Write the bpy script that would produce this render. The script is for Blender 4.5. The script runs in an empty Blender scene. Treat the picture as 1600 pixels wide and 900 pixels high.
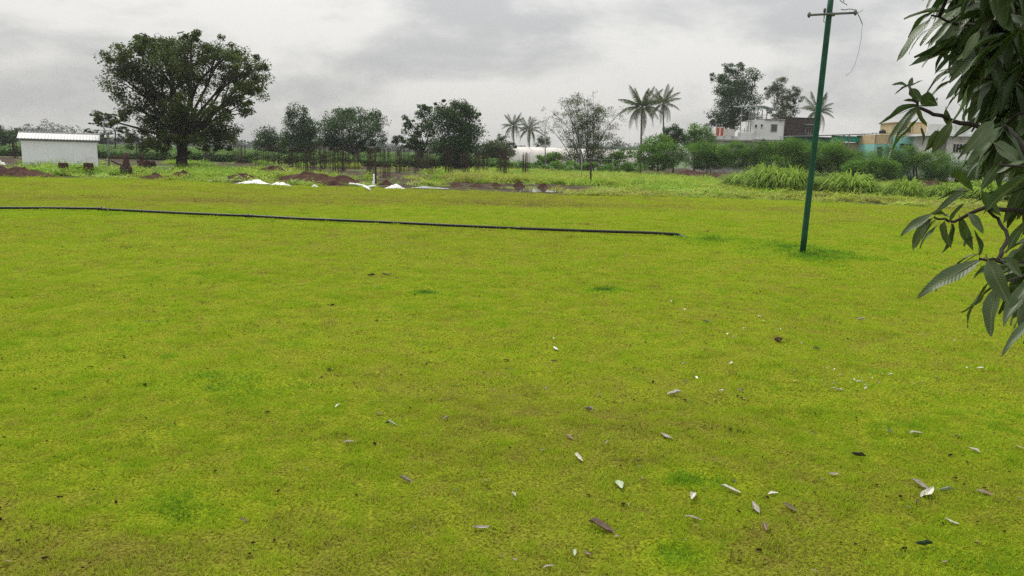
import bpy, math, random
import numpy as np
from mathutils import Vector, Matrix

random.seed(7)
rng = np.random.default_rng(11)
SC = bpy.context.scene
COL = SC.collection
R = math.radians

# ------------------------------------------------------------------ camera
H = 1.7
F = 1164.0                       # focal length in photo pixels (photo 1600 wide)
PITCH, ROLL = R(10.2), R(1.55)
CAM_M = Matrix.Rotation(R(90) - PITCH, 3, 'X') @ Matrix.Rotation(ROLL, 3, 'Z')
cam_d = bpy.data.cameras.new('camera')
cam_d.sensor_width = 36
cam_d.lens = F * 36 / 1600
cam_d.clip_start, cam_d.clip_end = 0.05, 4000
cam = bpy.data.objects.new('camera', cam_d)
COL.objects.link(cam)
cam.matrix_world = Matrix.Translation((0, 0, H)) @ CAM_M.to_4x4()
SC.camera = cam

# ------------------------------------------------------------------ light
SUN_EL, SUN_AZ = R(52), R(-35)   # azimuth from +Y towards +X
SC.view_settings.view_transform = 'Standard'
SC.view_settings.look = 'None'
SC.view_settings.exposure = 0.68
SC.view_settings.gamma = 1
SC.cycles.use_denoising = False
SC.cycles.max_bounces = 6
SC.cycles.diffuse_bounces = 3
SC.cycles.transparent_max_bounces = 16

sun_d = bpy.data.lights.new('sun', 'SUN')
sun_d.energy = 1.5
sun_d.angle = R(25)
sun_d.color = (1.0, 0.96, 0.88)
sun = bpy.data.objects.new('sun', sun_d)
COL.objects.link(sun)
sdir = Vector((math.sin(SUN_AZ) * math.cos(SUN_EL), math.cos(SUN_AZ) * math.cos(SUN_EL), math.sin(SUN_EL)))
sun.rotation_euler = sdir.to_track_quat('Z', 'Y').to_euler()

world = bpy.data.worlds.new('World')
SC.world = world
world.use_nodes = True


def build_world():
    nt = world.node_tree
    N, L = nt.nodes, nt.links
    N.clear()

    def new(t, **k):
        n = N.new(t)
        for a, b in k.items():
            setattr(n, a, b)
        return n

    def mth(op, a, b=None, clamp=False):
        n = new('ShaderNodeMath', operation=op, use_clamp=clamp)
        for i, v in enumerate((a, b)):
            if v is None:
                continue
            if isinstance(v, (int, float)):
                n.inputs[i].default_value = v
            else:
                L.new(v, n.inputs[i])
        return n.outputs[0]
    out = new('ShaderNodeOutputWorld')
    sky = new('ShaderNodeTexSky', sky_type='NISHITA')
    sky.sun_disc = False
    sky.sun_elevation = SUN_EL
    sky.sun_rotation = SUN_AZ
    sky.dust_density = 3.0
    bg = new('ShaderNodeBackground')
    bg.inputs['Strength'].default_value = 0.06
    L.new(sky.outputs[0], bg.inputs['Color'])
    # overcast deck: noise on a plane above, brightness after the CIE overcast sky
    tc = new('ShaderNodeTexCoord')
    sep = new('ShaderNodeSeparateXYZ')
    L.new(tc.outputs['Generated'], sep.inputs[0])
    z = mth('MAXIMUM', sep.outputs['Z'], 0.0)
    n1 = new('ShaderNodeTexNoise')
    n1.inputs['Scale'].default_value = 3.4
    n1.inputs['Detail'].default_value = 7
    n1.inputs['Roughness'].default_value = 0.57
    n1.inputs['Distortion'].default_value = 0.25
    mp = new('ShaderNodeMapping')
    mp.inputs['Location'].default_value = (12, 3, 7)
    mp.inputs['Scale'].default_value = (1, 1, 2.3)
    L.new(tc.outputs['Generated'], mp.inputs[0])
    L.new(mp.outputs[0], n1.inputs['Vector'])
    mr = new('ShaderNodeMapRange')
    mr.interpolation_type = 'SMOOTHSTEP'
    mr.inputs['From Min'].default_value = 0.37
    mr.inputs['From Max'].default_value = 0.585
    L.new(n1.outputs['Fac'], mr.inputs['Value'])
    mix = new('ShaderNodeMix', data_type='RGBA')
    mix.inputs[6].default_value = (0.74, 0.73, 0.70, 1)
    mix.inputs[7].default_value = (0.48, 0.485, 0.485, 1)
    L.new(mr.outputs[0], mix.inputs[0])
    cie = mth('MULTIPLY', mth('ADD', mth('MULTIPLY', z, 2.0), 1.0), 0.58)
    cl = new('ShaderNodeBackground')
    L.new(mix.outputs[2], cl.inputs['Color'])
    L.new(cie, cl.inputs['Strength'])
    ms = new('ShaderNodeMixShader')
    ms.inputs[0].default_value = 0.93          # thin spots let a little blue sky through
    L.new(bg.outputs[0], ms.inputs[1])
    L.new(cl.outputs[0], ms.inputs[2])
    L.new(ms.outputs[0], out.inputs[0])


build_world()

# ------------------------------------------------------------------ projection helpers


def ray(px, py):
    return (CAM_M @ Vector(((px - 800) / F, -(py - 450) / F, -1))).normalized()


def G(px, py, z=0.0):            # photo pixel -> point on the plane at height z
    r = ray(px, py)
    t = (z - H) / r.z
    return Vector((r.x * t, r.y * t, z))


def at(px, py, d):               # photo pixel -> point at depth y = d
    r = ray(px, py)
    t = d / r.y
    return Vector((r.x * t, d, H + r.z * t))


def base(px, d, z=0.0):          # ground point at depth d in the column of pixel px
    lo, hi = 100.0, 900.0
    for _ in range(40):
        m = (lo + hi) / 2
        if at(px, m, d).z > z:
            lo = m
        else:
            hi = m
    p = at(px, lo, d)
    return Vector((p.x, d, z))


def ppm(d):
    return F / d


# ------------------------------------------------------------------ numpy noise
_perm = rng.random((256, 256))


def vnoise(x, y):
    xi = np.floor(x).astype(int)
    yi = np.floor(y).astype(int)
    fx, fy = x - xi, y - yi
    fx = fx * fx * (3 - 2 * fx)
    fy = fy * fy * (3 - 2 * fy)
    a = _perm[xi & 255, yi & 255]
    b = _perm[(xi + 1) & 255, yi & 255]
    c = _perm[xi & 255, (yi + 1) & 255]
    d = _perm[(xi + 1) & 255, (yi + 1) & 255]
    return (a * (1 - fx) + b * fx) * (1 - fy) + (c * (1 - fx) + d * fx) * fy


def fbm(x, y, s, o=3):           # about -1..1, feature size s metres
    t, amp, tot = 0, 1.0, 0.0
    for k in range(o):
        t = t + amp * (vnoise(x / s * 2 ** k + 17.3 * k, y / s * 2 ** k + 5.1 * k) - 0.5)
        tot += amp
        amp *= 0.55
    return t / tot * 2.4


# ------------------------------------------------------------------ mesh helpers


class MB:
    """collects shapes, links them as ONE mesh object"""

    def __init__(self):
        self.v, self.f, self.n = [], [], 0

    def add(self, verts, faces):
        self.v.extend([tuple(p) for p in verts])
        self.f.extend([tuple(i + self.n for i in f) for f in faces])
        self.n += len(verts)

    def box(self, x0, x1, y0, y1, z0, z1):
        if x0 > x1: x0, x1 = x1, x0
        if z0 > z1: z0, z1 = z1, z0
        self.add([(x0, y0, z0), (x1, y0, z0), (x1, y1, z0), (x0, y1, z0), (x0, y0, z1), (x1, y0, z1), (x1, y1, z1), (x0, y1, z1)],
                 [(0, 3, 2, 1), (4, 5, 6, 7), (0, 1, 5, 4), (1, 2, 6, 5), (2, 3, 7, 6), (3, 0, 4, 7)])

    def tube(self, pts, rad, n=8, cap=True):
        pts = [Vector(p) for p in pts]
        if isinstance(rad, (int, float)):
            rad = [rad] * len(pts)
        verts, faces = [], []
        up = None
        for i, p in enumerate(pts):
            t = (pts[min(i + 1, len(pts) - 1)] - pts[max(i - 1, 0)])
            if t.length < 1e-9: t = Vector((0, 0, 1))
            t.normalize()
            if up is None:
                up = t.orthogonal().normalized()
            a = (up - t * up.dot(t))
            a = a.normalized() if a.length > 1e-6 else t.orthogonal().normalized()
            up = a
            b = t.cross(a)
            for k in range(n):
                w = 2 * math.pi * k / n
                verts.append(p + (a * math.cos(w) + b * math.sin(w)) * rad[i])
        for i in range(len(pts) - 1):
            for k in range(n):
                faces.append((i * n + k, i * n + (k + 1) % n, (i + 1) * n + (k + 1) % n, (i + 1) * n + k))
        if cap:
            faces.append(tuple(range(n - 1, -1, -1)))
            faces.append(tuple((len(pts) - 1) * n + k for k in range(n)))
        self.add(verts, faces)

    def mesh(self, name, m, smooth=False):
        me = bpy.data.meshes.new(name)
        me.from_pydata(self.v, [], self.f)
        if m: me.materials.append(m)
        if smooth: me.polygons.foreach_set('use_smooth', [True] * len(me.polygons))
        me.update()
        return me

    def build(self, name, m, parent=None, smooth=False, loc=None, bevel=0):
        o = bpy.data.objects.new(name, self.mesh(name, m, smooth))
        COL.objects.link(o)
        if parent: o.parent = parent
        if loc is not None: o.location = loc
        if bevel:
            b = o.modifiers.new('bevel', 'BEVEL')
            b.width = bevel
            b.segments = 2
        return o


def np_mesh(name, V, Fc, m, attrs=None, smooth=False):
    """fast mesh from arrays: V (n,3), Fc (m,k)"""
    me = bpy.data.meshes.new(name)
    k = Fc.shape[1]
    me.vertices.add(len(V))
    me.vertices.foreach_set('co', np.ascontiguousarray(V, dtype=np.float32).ravel())
    me.loops.add(Fc.size)
    me.loops.foreach_set('vertex_index', np.ascontiguousarray(Fc, dtype=np.int32).ravel())
    me.polygons.add(len(Fc))
    me.polygons.foreach_set('loop_start', np.arange(0, Fc.size, k, dtype=np.int32))
    if smooth:
        me.polygons.foreach_set('use_smooth', np.ones(len(Fc), dtype=bool))
    for a, vals in (attrs or {}).items():
        at_ = me.attributes.new(a, 'FLOAT', 'POINT')
        at_.data.foreach_set('value', np.ascontiguousarray(vals, dtype=np.float32))
    if m: me.materials.append(m)
    me.update(calc_edges=True)
    me.validate()
    return me


def link(name, me, parent=None, loc=None):
    o = bpy.data.objects.new(name, me)
    COL.objects.link(o)
    if parent: o.parent = parent
    if loc is not None: o.location = loc
    return o


def tag(o, label, cat, group=None):
    o['label'] = label
    o['category'] = cat
    if group: o['group'] = group
    o['kind'] = 'thing'
    return o


def thing(name, label, cat, loc=(0, 0, 0), rz=0, group=None):
    o = bpy.data.objects.new(name, None)
    o.empty_display_size = 0.3
    COL.objects.link(o)
    o.location = loc
    o.rotation_euler = (0, 0, rz)
    return tag(o, label, cat, group)


def copy_tree(o, parent=None):
    c = o.copy()
    COL.objects.link(c)
    c.parent = parent
    for ch in list(o.children):
        copy_tree(ch, c)
    return c


# ------------------------------------------------------------------ materials


def lin(r, g, b):
    f = lambda c: ((c / 255 + 0.055) / 1.055) ** 2.4 if c > 10 else c / 255 / 12.92
    return (f(r), f(g), f(b), 1)


class NT:
    def __init__(self, name):
        self.m = bpy.data.materials.new(name)
        self.m.use_nodes = True
        self.t = self.m.node_tree
        self.N, self.L = self.t.nodes, self.t.links
        self.b = self.N['Principled BSDF']
        self.out = self.N['Material Output']

    def n(self, t, **k):
        x = self.N.new(t)
        for a, v in k.items():
            setattr(x, a, v)
        return x

    def l(self, a, b):
        self.L.new(a, b)

    def noise(self, scale, detail=4, rough=0.6, coord='Object', stretch=None):
        tc = self.n('ShaderNodeTexCoord')
        x = self.n('ShaderNodeTexNoise')
        x.inputs['Scale'].default_value = scale
        x.inputs['Detail'].default_value = detail
        x.inputs['Roughness'].default_value = rough
        if stretch:
            mp = self.n('ShaderNodeMapping')
            mp.inputs['Scale'].default_value = stretch
            self.l(tc.outputs[coord], mp.inputs[0])
            self.l(mp.outputs[0], x.inputs['Vector'])
        else:
            self.l(tc.outputs[coord], x.inputs['Vector'])
        return x.outputs['Fac']

    def ramp(self, fac, stops):
        r = self.n('ShaderNodeValToRGB')
        e = r.color_ramp.elements
        while len(e) < len(stops):
            e.new(0.5)
        for q, (p, c) in zip(e, stops):
            q.position = p
            q.color = c if len(c) == 4 else (*c, 1)
        self.l(fac, r.inputs[0])
        return r.outputs[0]

    def mixc(self, fac, a, b, mode='MIX'):
        x = self.n('ShaderNodeMix', data_type='RGBA', blend_type=mode)
        for s, v in ((0, fac), (6, a), (7, b)):
            if isinstance(v, (int, float)):
                x.inputs[s].default_value = v
            elif isinstance(v, tuple):
                x.inputs[s].default_value = v if len(v) == 4 else (*v, 1)
            else:
                self.l(v, x.inputs[s])
        return x.outputs[2]

    def bump(self, h, strength=0.5, dist=0.02):
        x = self.n('ShaderNodeBump')
        x.inputs['Strength'].default_value = strength
        x.inputs['Distance'].default_value = dist
        self.l(h, x.inputs['Height'])
        self.l(x.outputs[0], self.b.inputs['Normal'])


def mat(name, col, rough=0.7, var=0.18, scale=3.0, bump=0.0, bscale=20, metal=0.0, dirt=None, dscale=1.5, stretch=None, spec=0.22):
    t = NT(name)
    c = tuple(col[:3])
    f = t.noise(scale, 5, stretch=stretch)
    a = tuple(x * (1 - var) for x in c)
    b = tuple(min(1, x * (1 + var)) for x in c)
    colr = t.ramp(f, [(0.3, a), (0.7, b)])
    if dirt:
        g = t.noise(dscale, 6, 0.65, stretch=stretch)
        fac = t.ramp(g, [(0.5, (0, 0, 0)), (0.72, (1, 1, 1))])
        colr = t.mixc(fac, colr, tuple(dirt[:3]))
    t.l(colr, t.b.inputs['Base Color'])
    t.b.inputs['Roughness'].default_value = rough
    t.b.inputs['Metallic'].default_value = metal
    t.b.inputs['Specular IOR Level'].default_value = spec
    if bump:
        t.bump(t.noise(bscale, 4), bump)
    return t.m


def leaf_mat(name, dark, light, trans=0.35, rough=0.55, attr='tint', inst=False, stops=None, spec=0.12):
    """leaf / blade material: colour by the leaf's own random tint, some light passes through"""
    t = NT(name)
    a = t.n('ShaderNodeAttribute', attribute_name=attr)
    if inst: a.attribute_type = 'INSTANCER'
    c = t.ramp(a.outputs['Fac'], stops or [(0.0, dark), (1.0, light)])
    t.l(c, t.b.inputs['Base Color'])
    t.b.inputs['Roughness'].default_value = rough
    t.b.inputs['Specular IOR Level'].default_value = spec
    tr = t.n('ShaderNodeBsdfTranslucent')
    t.l(c, tr.inputs['Color'])
    ms = t.n('ShaderNodeMixShader')
    ms.inputs[0].default_value = trans
    t.l(t.b.outputs[0], ms.inputs[1])
    t.l(tr.outputs[0], ms.inputs[2])
    t.l(ms.outputs[0], t.out.inputs[0])
    return t.m


LAWN_STOPS = [(0.0, (0.150, 0.110, 0.045)), (0.20, (0.300, 0.300, 0.050)), (0.42, (0.365, 0.460, 0.028)),
              (0.60, (0.325, 0.470, 0.020)), (0.72, (0.220, 0.395, 0.020)), (1.0, (0.062, 0.180, 0.020))]


M = {}
M['bark'] = mat('bark', (0.034, 0.028, 0.024), 0.9, 0.35, 4, 0.8, 9, stretch=(1, 1, 0.25))
M['palm_bark'] = mat('palm_bark', (0.16, 0.145, 0.125), 0.9, 0.25, 3, 0.5, 8, stretch=(1, 1, 3))
M['leaf_dark'] = leaf_mat('leaf_dark', (0.026, 0.043, 0.012), (0.144, 0.198, 0.038), 0.34)
M['leaf_deep'] = leaf_mat('leaf_deep', (0.021, 0.048, 0.015), (0.086, 0.167, 0.034), 0.34)
M['leaf_grey'] = leaf_mat('leaf_grey', (0.042, 0.066, 0.024), (0.138, 0.186, 0.060), 0.35)
M['leaf_hedge'] = leaf_mat('leaf_hedge', (0.039, 0.112, 0.011), (0.210, 0.400, 0.048), 0.38)
M['leaf_palm'] = leaf_mat('leaf_palm', (0.034, 0.055, 0.018), (0.098, 0.132, 0.040), 0.3)
M['leaf_far'] = leaf_mat('leaf_far', (0.030, 0.045, 0.030), (0.055, 0.075, 0.045), 0.2)
M['grass_tall'] = leaf_mat('grass_tall', (0.116, 0.205, 0.016), (0.413, 0.578, 0.097), 0.4)
M['weed'] = leaf_mat('weed', None, None, 0.35, attr='tone', inst=True,
                     stops=[(0, (0.30, 0.26, 0.08)), (0.3, (0.38, 0.44, 0.06)), (0.6, (0.28, 0.46, 0.04)), (1, (0.08, 0.20, 0.025))])
M['crop'] = leaf_mat('crop', None, None, 0.35, attr='tone', inst=True,
                     stops=[(0, (0.06, 0.13, 0.03)), (0.5, (0.12, 0.22, 0.05)), (1, (0.22, 0.34, 0.09))])
M['grass'] = leaf_mat('grass', None, None, 0.30, attr='tone', inst=True, stops=LAWN_STOPS, rough=0.8, spec=0.06)
M['white_metal'] = mat('white_metal', (0.82, 0.84, 0.86), 0.5, 0.03, 1.2, dirt=(0.72, 0.73, 0.73), dscale=0.9)
M['roof_metal'] = mat('roof_metal', (0.55, 0.54, 0.535), 0.45, 0.08, 1.0)
M['green_paint'] = mat('green_paint', (0.008, 0.066, 0.036), 0.5, 0.25, 6, dirt=(0.014, 0.034, 0.025), dscale=5)
M['steel'] = mat('steel', (0.13, 0.14, 0.14), 0.5, 0.3, 8, metal=0.3)
M['galv'] = mat('galv', (0.26, 0.275, 0.28), 0.5, 0.2, 4, metal=0.2)
M['rebar'] = mat('rebar', (0.050, 0.034, 0.028), 0.9, 0.4, 6)
M['black_plastic'] = mat('black_plastic', (0.012, 0.012, 0.013), 0.38, 0.3, 5)
M['soil'] = mat('soil', (0.062, 0.034, 0.026), 0.95, 0.5, 2.5, 1.0, 5, dirt=(0.10, 0.06, 0.045), dscale=3, spec=0.02)
M['rust'] = mat('rust', (0.060, 0.030, 0.025), 0.8, 0.4, 5)
M['brick'] = mat('brick', (0.070, 0.032, 0.027), 0.9, 0.45, 4)
M['sheet'] = mat('sheet', (0.80, 0.80, 0.79), 0.5, 0.06, 2)
M['concrete'] = mat('concrete', (0.34, 0.33, 0.31), 0.9, 0.15, 1.2, 0.3, 12, dirt=(0.14, 0.13, 0.12), dscale=0.8)
M['white_wall'] = mat('white_wall', (0.72, 0.73, 0.72), 0.85, 0.08, 0.8, dirt=(0.30, 0.30, 0.29), dscale=0.7, stretch=(1, 1, 0.35))
M['stained_wall'] = mat('stained_wall', (0.60, 0.60, 0.59), 0.9, 0.12, 1.2, dirt=(0.10, 0.10, 0.10), dscale=1.0, stretch=(1.6, 1, 0.5))
M['brown_sheet'] = mat('brown_sheet', (0.055, 0.044, 0.040), 0.85, 0.25, 1.5, stretch=(3, 1, 0.3))
M['orange_door'] = mat('orange_door', (0.42, 0.10, 0.045), 0.6, 0.12, 2)
M['yellow_wall'] = mat('yellow_wall', (0.50, 0.39, 0.22), 0.85, 0.1, 0.8, dirt=(0.36, 0.28, 0.17), dscale=0.8)
M['teal_wall'] = mat('teal_wall', (0.22, 0.50, 0.44), 0.85, 0.1, 0.8, dirt=(0.34, 0.46, 0.40), dscale=1.0)
M['cream_wall'] = mat('cream_wall', (0.62, 0.61, 0.56), 0.85, 0.08, 0.8, dirt=(0.34, 0.33, 0.30), dscale=0.7)
M['tan_wall'] = mat('tan_wall', (0.30, 0.23, 0.14), 0.9, 0.2, 1.0, dirt=(0.16, 0.15, 0.09))
M['net'] = mat('net', (0.02, 0.36, 0.24), 0.7, 0.25, 1.5)
M['net_dark'] = mat('net_dark', (0.012, 0.115, 0.065), 0.8, 0.3, 1.2)
M['dark_opening'] = mat('dark_opening', (0.03, 0.028, 0.027), 0.5, 0.3, 2)
M['shutter'] = mat('shutter', (0.13, 0.125, 0.125), 0.6, 0.15, 2)
M['blue_roof'] = mat('blue_roof', (0.22, 0.26, 0.28), 0.5, 0.12, 1.0)
M['tunnel'] = mat('tunnel', (0.66, 0.625, 0.59), 0.6, 0.07, 0.5, dirt=(0.56, 0.52, 0.48), dscale=0.3)
M['ceramic'] = mat('ceramic', (0.10, 0.075, 0.06), 0.3, 0.2, 8)


def mat_lawn():
    t = NT('lawn_soil')
    a = t.n('ShaderNodeAttribute', attribute_name='tone')
    nz = t.noise(9, 6, 0.7)
    add = t.n('ShaderNodeMath', operation='MULTIPLY_ADD')
    t.l(nz, add.inputs[0])
    add.inputs[1].default_value = 0.36
    ad2 = t.n('ShaderNodeMath', operation='ADD')
    ad2.inputs[1].default_value = -0.34
    t.l(a.outputs['Fac'], ad2.inputs[0])
    t.l(ad2.outputs[0], add.inputs[2])
    c = t.ramp(add.outputs[0], LAWN_STOPS)
    fine = t.ramp(t.noise(70, 4, 0.7), [(0.34, (0.16, 0.13, 0.12)), (0.66, (0.86, 0.82, 0.76))])
    c = t.mixc(1.0, c, fine, 'MULTIPLY')
    t.l(c, t.b.inputs['Base Color'])
    t.b.inputs['Roughness'].default_value = 0.95
    t.b.inputs['Specular IOR Level'].default_value = 0.02
    t.bump(t.noise(60, 5, 0.7), 0.8, 0.02)
    return t.m


def mat_ground():
    t = NT('site_ground')
    f = t.noise(0.06, 6, 0.6)
    g = t.noise(0.9, 6, 0.7)
    mud = t.ramp(g, [(0.3, (0.045, 0.032, 0.025)), (0.55, (0.085, 0.064, 0.050)), (0.75, (0.125, 0.100, 0.082))])
    green = t.ramp(g, [(0.3, (0.07, 0.12, 0.025)), (0.7, (0.14, 0.19, 0.05))])
    c = t.mixc(t.ramp(f, [(0.50, (0, 0, 0)), (0.60, (1, 1, 1))]), mud, green)
    t.l(c, t.b.inputs['Base Color'])
    t.b.inputs['Roughness'].default_value = 0.95
    t.b.inputs['Specular IOR Level'].default_value = 0.02
    t.bump(t.noise(3, 6, 0.7), 0.8, 0.15)
    return t.m


def mat_field():
    t = NT('field_ground')
    g = t.noise(0.15, 6, 0.7)
    t.l(t.ramp(g, [(0.3, (0.035, 0.075, 0.015)), (0.7, (0.08, 0.14, 0.03))]), t.b.inputs['Base Color'])
    t.b.inputs['Roughness'].default_value = 0.95
    return t.m


def mat_water():
    t = NT('muddy_water')
    t.b.inputs['Base Color'].default_value = (0.10, 0.085, 0.065, 1)
    t.b.inputs['Roughness'].default_value = 0.04
    t.b.inputs['IOR'].default_value = 1.33
    t.bump(t.noise(1.2, 2), 0.015, 0.01)
    return t.m


M['lawn'] = mat_lawn()
M['ground'] = mat_ground()
M['field'] = mat_field()
M['water'] = mat_water()

# ------------------------------------------------------------------ ground

EDGE_PX = [(-700, 268), (0, 277), (160, 279), (300, 283), (400, 289), (560, 293), (640, 296), (760, 299), (850, 303), (960, 307), (1100, 309),
           (1200, 312), (1330, 318), (1450, 324), (1600, 332), (2200, 350)]
EDGE = np.array([G(*p)[:2] for p in EDGE_PX])


def edge_y(x):
    return np.interp(x, EDGE[:, 0], EDGE[:, 1])


RIDGE = [G(1060, 371), G(1120, 377), (G(1190, 384)), G(1258, 397), G(1330, 408), G(1420, 420)]
RH = [0.02, 0.06, 0.08, 0.13, 0.06, 0.0]


def ridge(x, y):
    best = np.zeros_like(x)
    for (a, b, h0, h1) in zip(RIDGE[:-1], RIDGE[1:], RH[:-1], RH[1:]):
        dx, dy = b.x - a.x, b.y - a.y
        t = np.clip(((x - a.x) * dx + (y - a.y) * dy) / (dx * dx + dy * dy), 0, 1)
        d2 = (x - a.x - t * dx) ** 2 + (y - a.y - t * dy) ** 2
        best = np.maximum(best, (h0 + (h1 - h0) * t) * np.exp(-d2 / (2 * 0.42 ** 2)))
    return best


def lawn_z(x, y):
    x = np.asarray(x, float)
    y = np.asarray(y, float)
    return 0.022 * fbm(x, y, 0.9, 2) + (0.015 * fbm(x + 31, y, 0.28, 2) + 0.010 * fbm(x + 11, y + 7, 0.10, 2)) * np.clip(1.4 - y / 40, 0, 1) + ridge(x, y)


def GL(px, py):
    z = 0.0
    for _ in range(60):
        g = G(px, py, z)
        z += 0.3 * (float(lawn_z(g.x, g.y)) - z)
    return G(px, py, z)


# patches: px, py, radius px (x), radius px (y), amount (+ lush, - dry)
PATCH = [(1098, 752, 46, 13, .36), (1050, 868, 34, 14, .45), (285, 795, 75, 26, .30), (952, 454, 22, 3, .5), (668, 458, 16, 2.5, .5), (345, 598, 75, 12, .30),
         (475, 535, 22, 6, .3), (120, 742, 60, 14, .15), (60, 560, 110, 30, .12), (1240, 395, 60, 5, .30), (1120, 378, 60, 4, .25), (1300, 407, 60, 4, .28),
         (1560, 880, 120, 40, .22), (1440, 640, 150, 40, .10), (430, 880, 40, 25, .15),
         (900, 690, 190, 45, -.08), (1020, 650, 130, 30, -.08), (1300, 765, 170, 35, -.07), (760, 640, 90, 25, -.08), (1280, 870, 140, 25, -.06), (830, 850, 120, 40, -.08), (500, 860, 130, 40, -.08), (150, 860, 150, 40, -.10),
         (230, 311, 240, 7, -.09), (640, 316, 200, 5, -.08), (820, 318, 160, 5, -.10), (1120, 322, 140, 3, -.08), (1000, 334, 200, 3, .08), (500, 345, 300, 5, .06)]
_P = []
for (px, py, rx, ry, am) in PATCH:
    c = G(px, py)
    _P.append((c.x, c.y, abs(G(px + rx, py).x - c.x), abs(G(px, py - ry).y - G(px, py + ry).y) / 2, am))


def lawn_tone(x, y):
    x = np.asarray(x, float)
    y = np.asarray(y, float)
    t = 0.53 - 0.075 * np.clip((y - 9) / 14, 0, 1) + 0.15 * fbm(x / 5 + 3, y, 2.2, 3) * np.clip((y - 11) / 8, 0, 1) + 0.05 * fbm(x, y, 4.5, 3) + 0.05 * fbm(x + 9, y + 4, 0.9, 3) + 0.09 * fbm(x + 70, y + 40, 0.20, 2)
    t = t - 0.06 * np.exp(-np.clip(y - 2, 0, 99) / 2.2)
    for (cx, cy, rx, ry, am) in _P:
        t = t + am * np.exp(-0.5 * (((x - cx) / rx) ** 2 + ((y - cy) / ry) ** 2))
    soil = fbm(x + 200, y + 90, 0.35, 3)
    t = t - np.clip(soil - 0.78, 0, 1) * .9 * np.clip(1.2 - y / 14, 0, 1)
    return np.clip(t, 0, 1)


# big sheet to the horizon
mb = MB()
mb.add([(-640, -40, -0.03), (640, -40, -0.03), (640, 860, -0.03), (-640, 860, -0.03)], [(0, 1, 2, 3)])
g = mb.build('ground', M['ground'])
g['kind'] = 'structure'
# crop field ground
FIELD_NEAR = [(-260, 86), (-60, 84), (-34, 82), (-12, 80), (0, 78), (4, 92), (30, 135), (70, 160), (260, 200)]
fn = np.array(FIELD_NEAR)
mb = MB()
mb.add([(x, y, -0.026) for x, y in FIELD_NEAR] + [(520, 820, -0.026), (-520, 820, -0.026)], [tuple(range(len(FIELD_NEAR) + 2))])
mb.build('field_soil', M['field'])['kind'] = 'structure'

ys = np.concatenate([np.linspace(-4, 1, 30, endpoint=False), np.geomspace(1, 62, 520)])
tt = np.linspace(-1, 1, 440)
X = tt[None, :] * (np.clip(ys, 0, None)[:, None] * 0.95 + 5.5)
Y = np.repeat(ys[:, None], len(tt), 1)
V = np.stack([X, Y, lawn_z(X, Y)], -1).reshape(-1, 3)
nr, nc = X.shape
idx = np.arange(nr * nc).reshape(nr, nc)
Fq = np.stack([idx[:-1, :-1], idx[:-1, 1:], idx[1:, 1:], idx[1:, :-1]], -1).reshape(-1, 4)
cen = V[Fq].mean(1)
keep = cen[:, 1] < edge_y(cen[:, 0]) + 0.6 * fbm(cen[:, 0], cen[:, 1], 2.5, 2)
Fq = Fq[keep]
used = np.zeros(len(V), bool)
used[Fq.ravel()] = True
remap = np.cumsum(used) - 1
Vk = V[used]
lawn = link('lawn', np_mesh('lawn', Vk, remap[Fq], M['lawn'], {'tone': lawn_tone(Vk[:, 0], Vk[:, 1])}, True))
lawn['kind'] = 'structure'

# ------------------------------------------------------------------ instanced stuff (grass, weeds, crops)


def blades(n, radius, h0, h1, w, lean=0.5, seg=2, seed=0, curl=0.5):
    r = np.random.default_rng(seed)
    V, Fc = [], []
    for i in range(n):
        a, rr = r.uniform(0, 6.283), radius * math.sqrt(r.uniform())
        bx, by = rr * math.cos(a), rr * math.sin(a)
        h = r.uniform(h0, h1)
        az = r.uniform(0, 6.283)
        ln = r.uniform(0, lean)
        dx, dy = math.cos(az), math.sin(az)
        fx, fy = -dy, dx
        tw = r.uniform(-0.6, 0.6)
        fx, fy = fx + dx * tw, fy + dy * tw
        b0 = len(V)
        for s in range(seg):
            t = s / seg
            off = h * (ln * t + curl * t * t * ln)
            z = h * (t - 0.35 * curl * ln * t * t) - 0.004 * (s == 0)
            ww = w * (1 - 0.55 * t) * 0.5
            V.append((bx + dx * off - fx * ww, by + dy * off - fy * ww, z))
            V.append((bx + dx * off + fx * ww, by + dy * off + fy * ww, z))
            if s: Fc.append((b0 + 2 * s - 2, b0 + 2 * s - 1, b0 + 2 * s + 1, b0 + 2 * s))
        off = h * (ln + curl * ln)
        V.append((bx + dx * off, by + dy * off, h * (1 - 0.35 * curl * ln)))
        Fc.append((b0 + 2 * seg - 2, b0 + 2 * seg - 1, b0 + 2 * seg))
    return V, Fc


def proto(name, VF, m):
    me = bpy.data.meshes.new(name)
    me.from_pydata(VF[0], [], VF[1])
    me.materials.append(m)
    return bpy.data.objects.new(name, me)


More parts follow.
